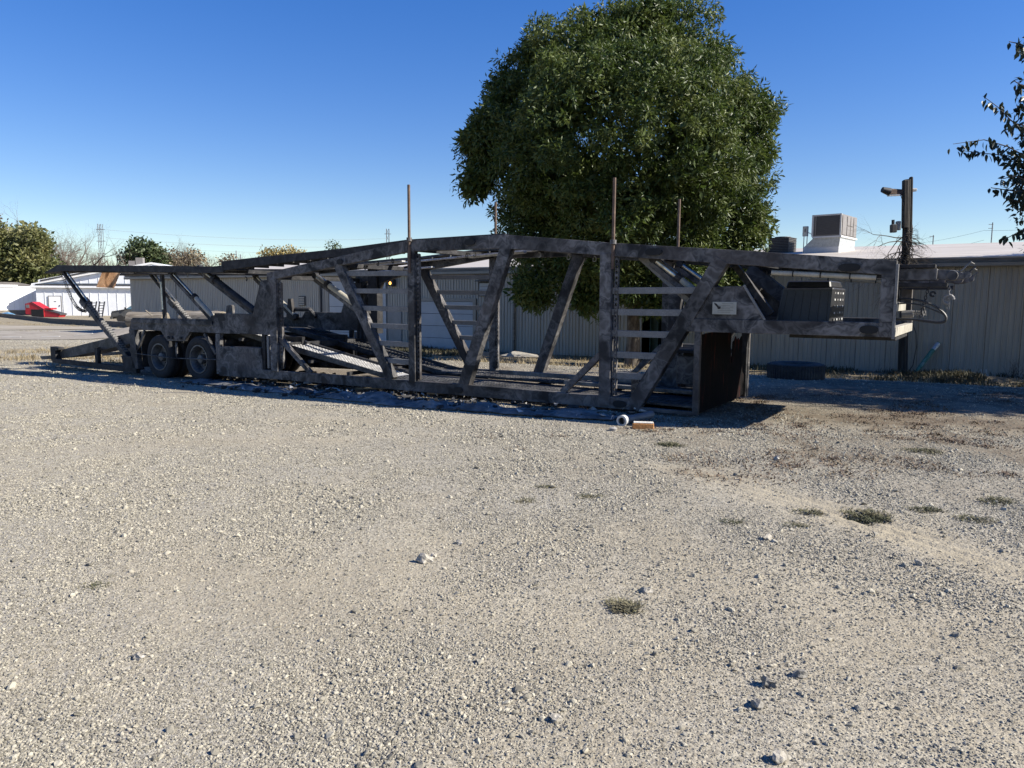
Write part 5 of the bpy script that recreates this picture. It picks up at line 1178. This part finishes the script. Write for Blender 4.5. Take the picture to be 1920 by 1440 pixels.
# left: olive bank of trees, green tree, bare trees
far_leafy('olive_tree', 'yellow-green bushy tree, lowest and nearest at the left edge', MAT['lolive'], [(10, 512, 42), (50, 500, 36), (80, 520, 34), (25, 540, 36), (-30, 480, 60), (60, 455, 24), (95, 545, 22)], 128, .55, 41)
far_leafy('green_tree', 'mid-green pointed tree rising behind the yellow-green bush at left', MAT['lgreen'], [(50, 450, 22), (62, 470, 24), (40, 475, 28), (70, 490, 22), (20, 470, 20)], 150, .6, 42)
far_leafy('pale_tree', 'sparse brownish tree cut by the left edge of the frame', MAT['lpale'], [(-4, 425, 16), (-12, 450, 26), (4, 455, 12)], 165, .5, 43, dens=.5)
far_bare('tall grey bare tree with spreading crown, biggest of the leafless ones', 118, 414, 150, 50, .55, 4)
far_bare('second bare tree crowding the tall grey one', 135, 440, 160, 51, .5, 4)
far_bare('thin leaning bare tree just left of the steel pylon', 165, 440, 150, 52, .35, 3, wide=1.6)
far_bare('small bare tree at the foot of the pylon', 205, 470, 170, 53)
far_bare('thin bare tree between the pylon and the dark green tree', 226, 462, 165, 54, .4, 3)
far_leafy('green_tree', 'dark green rounded tree above the white gable', MAT['lgreen'], [(262, 474, 20), (285, 482, 20), (245, 484, 12), (300, 492, 12), (270, 495, 20)], 170, .6, 44)
far_leafy('pale_tree', 'pale tan half-bare tree right of the dark green tree', MAT['lpale'], [(318, 478, 13), (328, 490, 12), (308, 492, 10)], 172, .5, 45, dens=.55)
far_leafy('pale_tree', 'broad pale beige tree above the left end of the tan roof', MAT['lpale'], [(362, 482, 14), (350, 490, 14), (374, 490, 10), (335, 492, 9)], 175, .5, 46, dens=.6)
far_bare('twiggy beige tree inside the broad pale one', 358, 462, 174, 55)
far_bare('tiny bare tree left of the double utility pole', 400, 478, 178, 56)
far_leafy('pale_tree', 'tiny pale tree beside the utility pole', MAT['lpale'], [(425, 489, 9), (433, 492, 7)], 178, .5, 47, dens=.6)
far_bare('small bare tree behind the raised deck', 475, 470, 180, 57)
for k, (x, y, r) in enumerate([(500, 482, 11), (522, 478, 11), (545, 479, 11), (562, 482, 8)]):
    far_leafy('golden_tree', ['leftmost golden autumn tree above the trailer deck', 'second golden autumn tree from the left above the deck', 'third golden autumn tree from the left above the deck', 'rightmost and smallest golden autumn tree above the deck'][k], MAT['lgold'], [(x, y, r), (x + 5, y + 5, r * .8)], 182, .5, 60 + k, dens=.9)
far_leafy('green_tree', 'lone small grey-green treetop right of the golden trees', MAT['lgreen'], [(622, 462, 5), (629, 466, 5), (626, 472, 6)], 160, .4, 70, dens=1.)
# steel pylons
def pylon(label, x, ytop, Y, wpx):
    b = px(x, 590, Y); b = Vector((b.x, b.y, -1.1)); h = px(x, ytop, Y).z + 1.1; w_ = wpx * Y / 1400
    t = thing('pylon', label, 'pylon', b, 0, 'steel pylons'); mb = MB(); r_ = Y / 2800
    def wd(z): return w_ * (1.9 - 1.15 * min(1, z / (h * .55))) if z < h * .55 else w_ * .75
    zs = [h * k / 12 for k in range(13)]
    for sx in (-1, 1):
        for sy in (-1, 1): mb.tube([(sx * wd(z) / 2, sy * wd(z) / 2, z) for z in zs], r_, 4)
    mb.build('leg_frame', MAT['pylon'], t); mb = MB()
    for z, z2 in zip(zs, zs[1:]):
        for sx in (-1, 1): mb.tube([(sx * wd(z) / 2, -wd(z) / 2, z), (-sx * wd(z2) / 2, -wd(z2) / 2, z2)], r_ * .6, 3)
    mb.build('lattice', MAT['pylon'], t)
    for k in (.62, .78, .93):
        MB().bar((-w_ * 1., 0, h * k), (w_ * 1., 0, h * k), r_ * 1.6, r_ * 2).build('cross_arm', MAT['pylon'], t)
    return t
pylon('tall lattice steel pylon between the bare trees at left', 197, 420, 420, 8)
pylon('distant small lattice pylon above the trailer deck', 729, 429, 600, 6)
def upole(label, x, ytop, Y, arms=(.93,), r_=None):
    b = px(x, 590, Y); b = Vector((b.x, b.y, G(b.x, b.y))); h = px(x, ytop, Y).z - b.z; r_ = r_ or Y / 1500
    t = thing('utility_pole', label, 'utility pole', b, 0, 'distant utility poles')
    MB().tube([(0, 0, 0), (0, 0, h)], [r_ * 1.2, r_], 8).build('pole_shaft', MAT['pylon'], t)
    for k in arms: MB().bar((-Y * .005, 0, h * k), (Y * .001, 0, h * k), r_, r_).build('cross_arm', MAT['pylon'], t)
    return t
upole('thin far utility pole above the tan roof left of the raised deck', 447, 470, 200)
upole('shorter far utility pole beside the thin one', 455, 477, 205)
upole('short pole peeping over the roof right of the timber pole', 1740, 441, 120, (.985,))
upole('taller pole over the roof near the right edge', 1848, 417, 105, (.94, .98))
def wires(x0, y0, Y0, x1, y1, Y1, sag, r_, lb):
    a, b = px(x0, y0, Y0), px(x1, y1, Y1); pts = [a.lerp(b, t / 16) - Vector((0, 0, sag * 4 * (t / 16) * (1 - t / 16))) for t in range(17)]
    tag(MB().tube(pts, r_, 4).build('power_line', MAT['wire']), lb, 'wire', 'power lines')
wires(199, 431, 420, 729, 447, 600, 3, .085, 'highest power line strung between the two pylons')
wires(199, 446, 420, 729, 460, 600, 3, .085, 'middle power line strung between the two pylons')
wires(199, 459, 420, 729, 470, 600, 3, .085, 'lowest power line strung between the two pylons')
wires(1845, 432, 105, 1990, 424, 100, .2, .018, 'power line running right from the taller pole')
wires(1700, 458, 140, 1845, 432, 105, .3, .018, 'upper power line running left from the taller pole')
wires(1750, 465, 140, 1845, 450, 105, .3, .018, 'lower power line between the two poles over the roof')

# ------------------------------------------------------------------ white gable building at the far left
A = px(70, 592, 110); A = Vector((A.x, A.y, -1.15)); ang = R(10.)
WB = thing('white_gable_building', 'white ribbed-metal gable building lit by the sun at the far left', 'building', A, ang)
EZ, RZ2, GW_ = 4.75, 8.0, 32.
npan = 26
for k in range(npan):
    w_ = GW_ / npan; x = k * w_; zc = min(EZ + (RZ2 - EZ) * (1 - abs(x + w_ / 2 - GW_ / 2) / (GW_ / 2)), RZ2) - .25
    if k > 17: continue
    for za, zb in ((0.0, EZ - .25), (EZ + .05, zc)):
        if zb - za < .15: continue
        MB().box(x + .03, x + w_ - .03, -.04, .05, za, zb).box(x + w_ - .06, x + w_ + .02, -.09, -.041, za, zb).build('wall_panel', MAT['white'], WB)
MB().prism([(0, 0), (GW_, 0), (GW_, EZ), (GW_ / 2, RZ2 - .1), (0, EZ)], .06, .2).build('gable_backing', MAT['white'], WB)
MB().box(0, .2, .2, 26, 0, EZ).build('side_wall', MAT['white'], WB)
MB().box(GW_ - .2, GW_, .2, 26, 0, EZ).build('side_wall', MAT['white'], WB)
MB().prism([(-.5, EZ - .05), (GW_ / 2, RZ2), (GW_ + .5, EZ - .05), (GW_ + .5, EZ - .3), (GW_ / 2, RZ2 - .28), (-.5, EZ - .3)], -.12, 26.3).build('roof', MAT['whitetrim'], WB)
MB().box(-.5, 24, -.45, -.1, EZ - .62, EZ - .28).build('canopy_trim', MAT['whitetrim'], WB)
MB().box(.2, 24, -.5, -.1, EZ - .27, EZ - .08).build('gutter', MAT['dtrim'], WB)
for x0, x1 in ((.7, 4.2), (4.5, 10.5)):
    z0, z1 = EZ + (RZ2 - EZ) * x0 / 16 + .35, EZ + (RZ2 - EZ) * x1 / 16 + .35
    MB().prism([(x0, z0), (x1, z1), (x1, z1 - .35), (x0, z0 - .35)], -.7, -.5).build('roof_rail', MAT['whitetrim'], WB)
    MB().prism([(x0 + .3, z0 - .02), (x1 - .2, z1 - .08), (x1 - .2, z1 - .28), (x0 + .3, z0 - .24)], -.75, -.701).build('rail_shadow_gap', MAT['dtrim'], WB)
for x, w_, h in ((12.6, .9, .9), (13.6, 1.0, 1.5)): MB().box(x, x + w_, .8, 1.8, RZ2 - 1.0, RZ2 - .5 + h * .8).build('roof_vent', MAT['hvac'], WB)
d = MB().box(1.75, 3.35, -.14, -.1, .5, 2.85).build('entry_door', MAT['whitetrim'], WB)
MB().box(1.65, 1.74, -.16, -.1, .4, 2.95).box(3.36, 3.45, -.16, -.1, .4, 2.95).box(1.741, 3.359, -.16, -.1, 2.86, 2.95).build('door_frame', MAT['gdoor'], WB)
MB().box(3.1, 3.2, -.2, -.141, 1.4, 1.6).build('handle', MAT['dtrim'], d); MB().box(2.4, 2.7, -.15, -.141, 2.05, 2.15).build('door_sign', MAT['dtrim'], d)
# lower wing joining it on the left
c0 = px(72, 590, 114); c1 = px(-180, 590, 100); c0.z = c1.z = -1.15; dv = c1 - c0; L_ = dv.length; 
WW = thing('white_wing', 'low white metal wing running off the left edge beside the gable building', 'building', c0, math.atan2(dv.y, dv.x))
n = 26
for k in range(n):
    w_ = L_ / n; MB().box(k * w_ + .02, (k + 1) * w_ - .02, -.06, .0, .8, 4.15).box((k + 1) * w_ - .05, (k + 1) * w_ + .01, .0, .04, .8, 4.15).build('wall_panel', MAT['white'], WW)
MB().box(0, L_, -.3, .03, 0, .8).build('base_skirt', MAT['fascia'], WW)
MB().box(0, L_ - 14, -.2, .2, 4.15, 4.35).box(L_ - 14, L_, -.2, .2, 4.15, 4.5).build('eave_trim', MAT['whitetrim'], WW)
MB().prism([(.3, 4.36), (-6, 5.0), (-12, 4.36)], 0, L_, 'x').build('roof', MAT['fascia'], WW)

# things standing before the white wall
RH = px(48, 588, 101); RH.z = -1.1
e = thing('red_hopper', 'red sloping steel chute body with a dark open side before the white building', 'hopper', RH, R(-4)); e.scale = (.84, .84, .84)
MB().prism([(0, .5), (0, 2.15), (.25, 2.2), (1.15, 2.45), (3.1, 1.35), (3.1, 0.05), (.95, .05), (.95, .4)], 0, 1.8).build('hopper_body', MAT['red'], e)
MB().prism([(3.12, 1.15), (3.12, .05), (5.4, .05), (5.6, .42), (5.55, .55)], .1, 1.7).build('hopper_chute', MAT['red'], e)
MB().prism([(3.11, 1.16), (5.62, .56), (5.62, .42), (5.75, .42), (5.7, .62), (3.11, 1.26)], .05, 1.75).build('chute_lip', MAT['dtrim'], e)
MB().box(.97, 3.05, -.03, -.001, .06, 1.25).build('side_opening', MAT['gap'], e)
MB().box(.13, .7, -.03, -.001, 1.5, 2.).build('side_window', MAT['gdoor'], e)
MB().box(3.1, 4.15, .2, 1.6, 1.25, 1.5).build('hopper_cap', MAT['red'], e)
MB().prism([(1.1, 2.47), (3.15, 1.32), (3.15, 1.24), (1.1, 2.38)], -.05, 0.0).build('body_rim', MAT['dtrim'], e)
bt = px(15, 590, 104); o = link('blue_tarp', rockmesh('blue_tarp', 1., MAT['tarpblue'], 51, .6)); o.location = (bt.x, bt.y, -1.0); o.scale = (1.1, .8, .7)
tag(o, 'blue tarp bundle on the ground at the far left by the white wing', 'tarp')
def rack(x, lb):
    p = px(x, 590, 103); p.z = -1.1; t = thing('loading_ramp_rack', lb, 'ramp', p, R(-5), 'ladder-like ramps leaning on the white wall')
    for q in (-.42, .28): MB().bar((q, -.4, 0), (q + .0, .35, 2.15), .13, .13).build('ramp_rail', MAT['dtrim'], t)
    for k in range(6): MB().bar((-.42, -.36 + .125 * k, .15 + .36 * k), (.34, -.36 + .125 * k, .15 + .36 * k), .1, .1).build('ramp_rung', MAT['dtrim'], t)
rack(176, 'left of two black ladder ramps leaning on the white wall'); rack(191, 'right of two black ladder ramps leaning on the white wall')
# pickup truck
tk = px(209, 600, 84); tk.z = G(tk.x, tk.y)
PT = thing('pickup_truck', 'dark grey pickup truck parked nose-left, half hidden behind the tan wall corner', 'truck', tk, R(8))
MB().prism([(0, .55), (.0, 1.05), (.12, 1.2), (1.5, 1.42), (2.3, 1.95), (4.3, 1.95), (4.5, 1.25), (5.6, 1.25), (5.6, .5)], 0, 1.85).build('truck_body', MAT['truckgrey'], PT, bevel=.05)
MB().prism([(.02, 1.12), (.14, 1.22), (1.52, 1.45), (1.6, 1.4), (1.3, 1.28), (.1, 1.08)], -.03, 1.88).build('hood', MAT['truckdark'], PT)
MB().prism([(1.6, 1.45), (2.35, 1.93), (4.15, 1.92), (4.3, 1.4)], -.02, 1.87).build('window', MAT['truckblue'], PT)
MB().box(-.08, -.0, .15, 1.7, .6, 1.0).build('grille', MAT['truckdark'], PT)
MB().box(-.15, .1, .0, 1.85, .35, .6).build('bumper', MAT['truckgrey'], PT, bevel=.03)
MB().box(1.5, 1.65, -.25, -.03, 1.45, 1.65).build('wing_mirror', MAT['truckdark'], PT)
for y in (-.05, 1.65):
    for x in (.95, 4.6): MB().lathe([(0, 0), (.2, 0), (.4, 0), (.4, .25), (0, .25)], (x, y, .38), 'y', 18).build('truck_wheel', MAT['tyre'], PT)
# two huge old logs
def biglog(x0, x1, ytop, Y, ang_, lb, seed):
    a, b = px(x0, ytop, Y), px(x1, ytop, Y); l = (b - a).length; c = a.lerp(b, .5); gz_ = G(c.x, c.y); r_ = min(.55, max(.35, (c.z - gz_) / 2)); gz_ = c.z - 2 * r_
    t = thing('log', lb, 'log', (c.x, c.y, gz_ + r_), ang_, 'huge weathered logs'); rs = random.Random(seed); n, k = 14, 22; mb = MB(); vs = []
    for i in range(n + 1):
        for j in range(k):
            th = 2 * PI * j / k; rr = r_ * (1 + .07 * noise.noise(Vector((i * .4, math.cos(th) * 2, math.sin(th) * 2 + seed)))); vs.append((-l / 2 + l * i / n, rr * math.cos(th), rr * math.sin(th)))
    mb.add(vs, [(i * k + j, i * k + (j + 1) % k, (i + 1) * k + (j + 1) % k, (i + 1) * k + j) for i in range(n) for j in range(k)] + [tuple(range(k)), tuple(n * k + j for j in range(k))])
    mb.build('log_body', MAT['log'], t, True)
    MB().lathe([(0, 0), (r_ * .62, 0), (r_ * .66, .12)], (-l / 2 - .03, 0, 0), 'x', 18).build('hollow_end', MAT['gap'], t)
    return t
biglog(240, 312, 585, 45, -.1, 'pale weathered log left of the slim trailer post', 3)
biglog(338, 425, 583, 42.5, -.3, 'hollow-ended weathered log behind the middle hydraulic ram', 4)
MB().bar((0, 0, 0), (-.35, 0, .4), .05, .05)
a = px(285, 592, 44); b = px(273, 582, 44); tag(MB().tube([a, b], .04, 6).build('stick', MAT['log']), 'pale stick poking up from the left weathered log', 'stick')
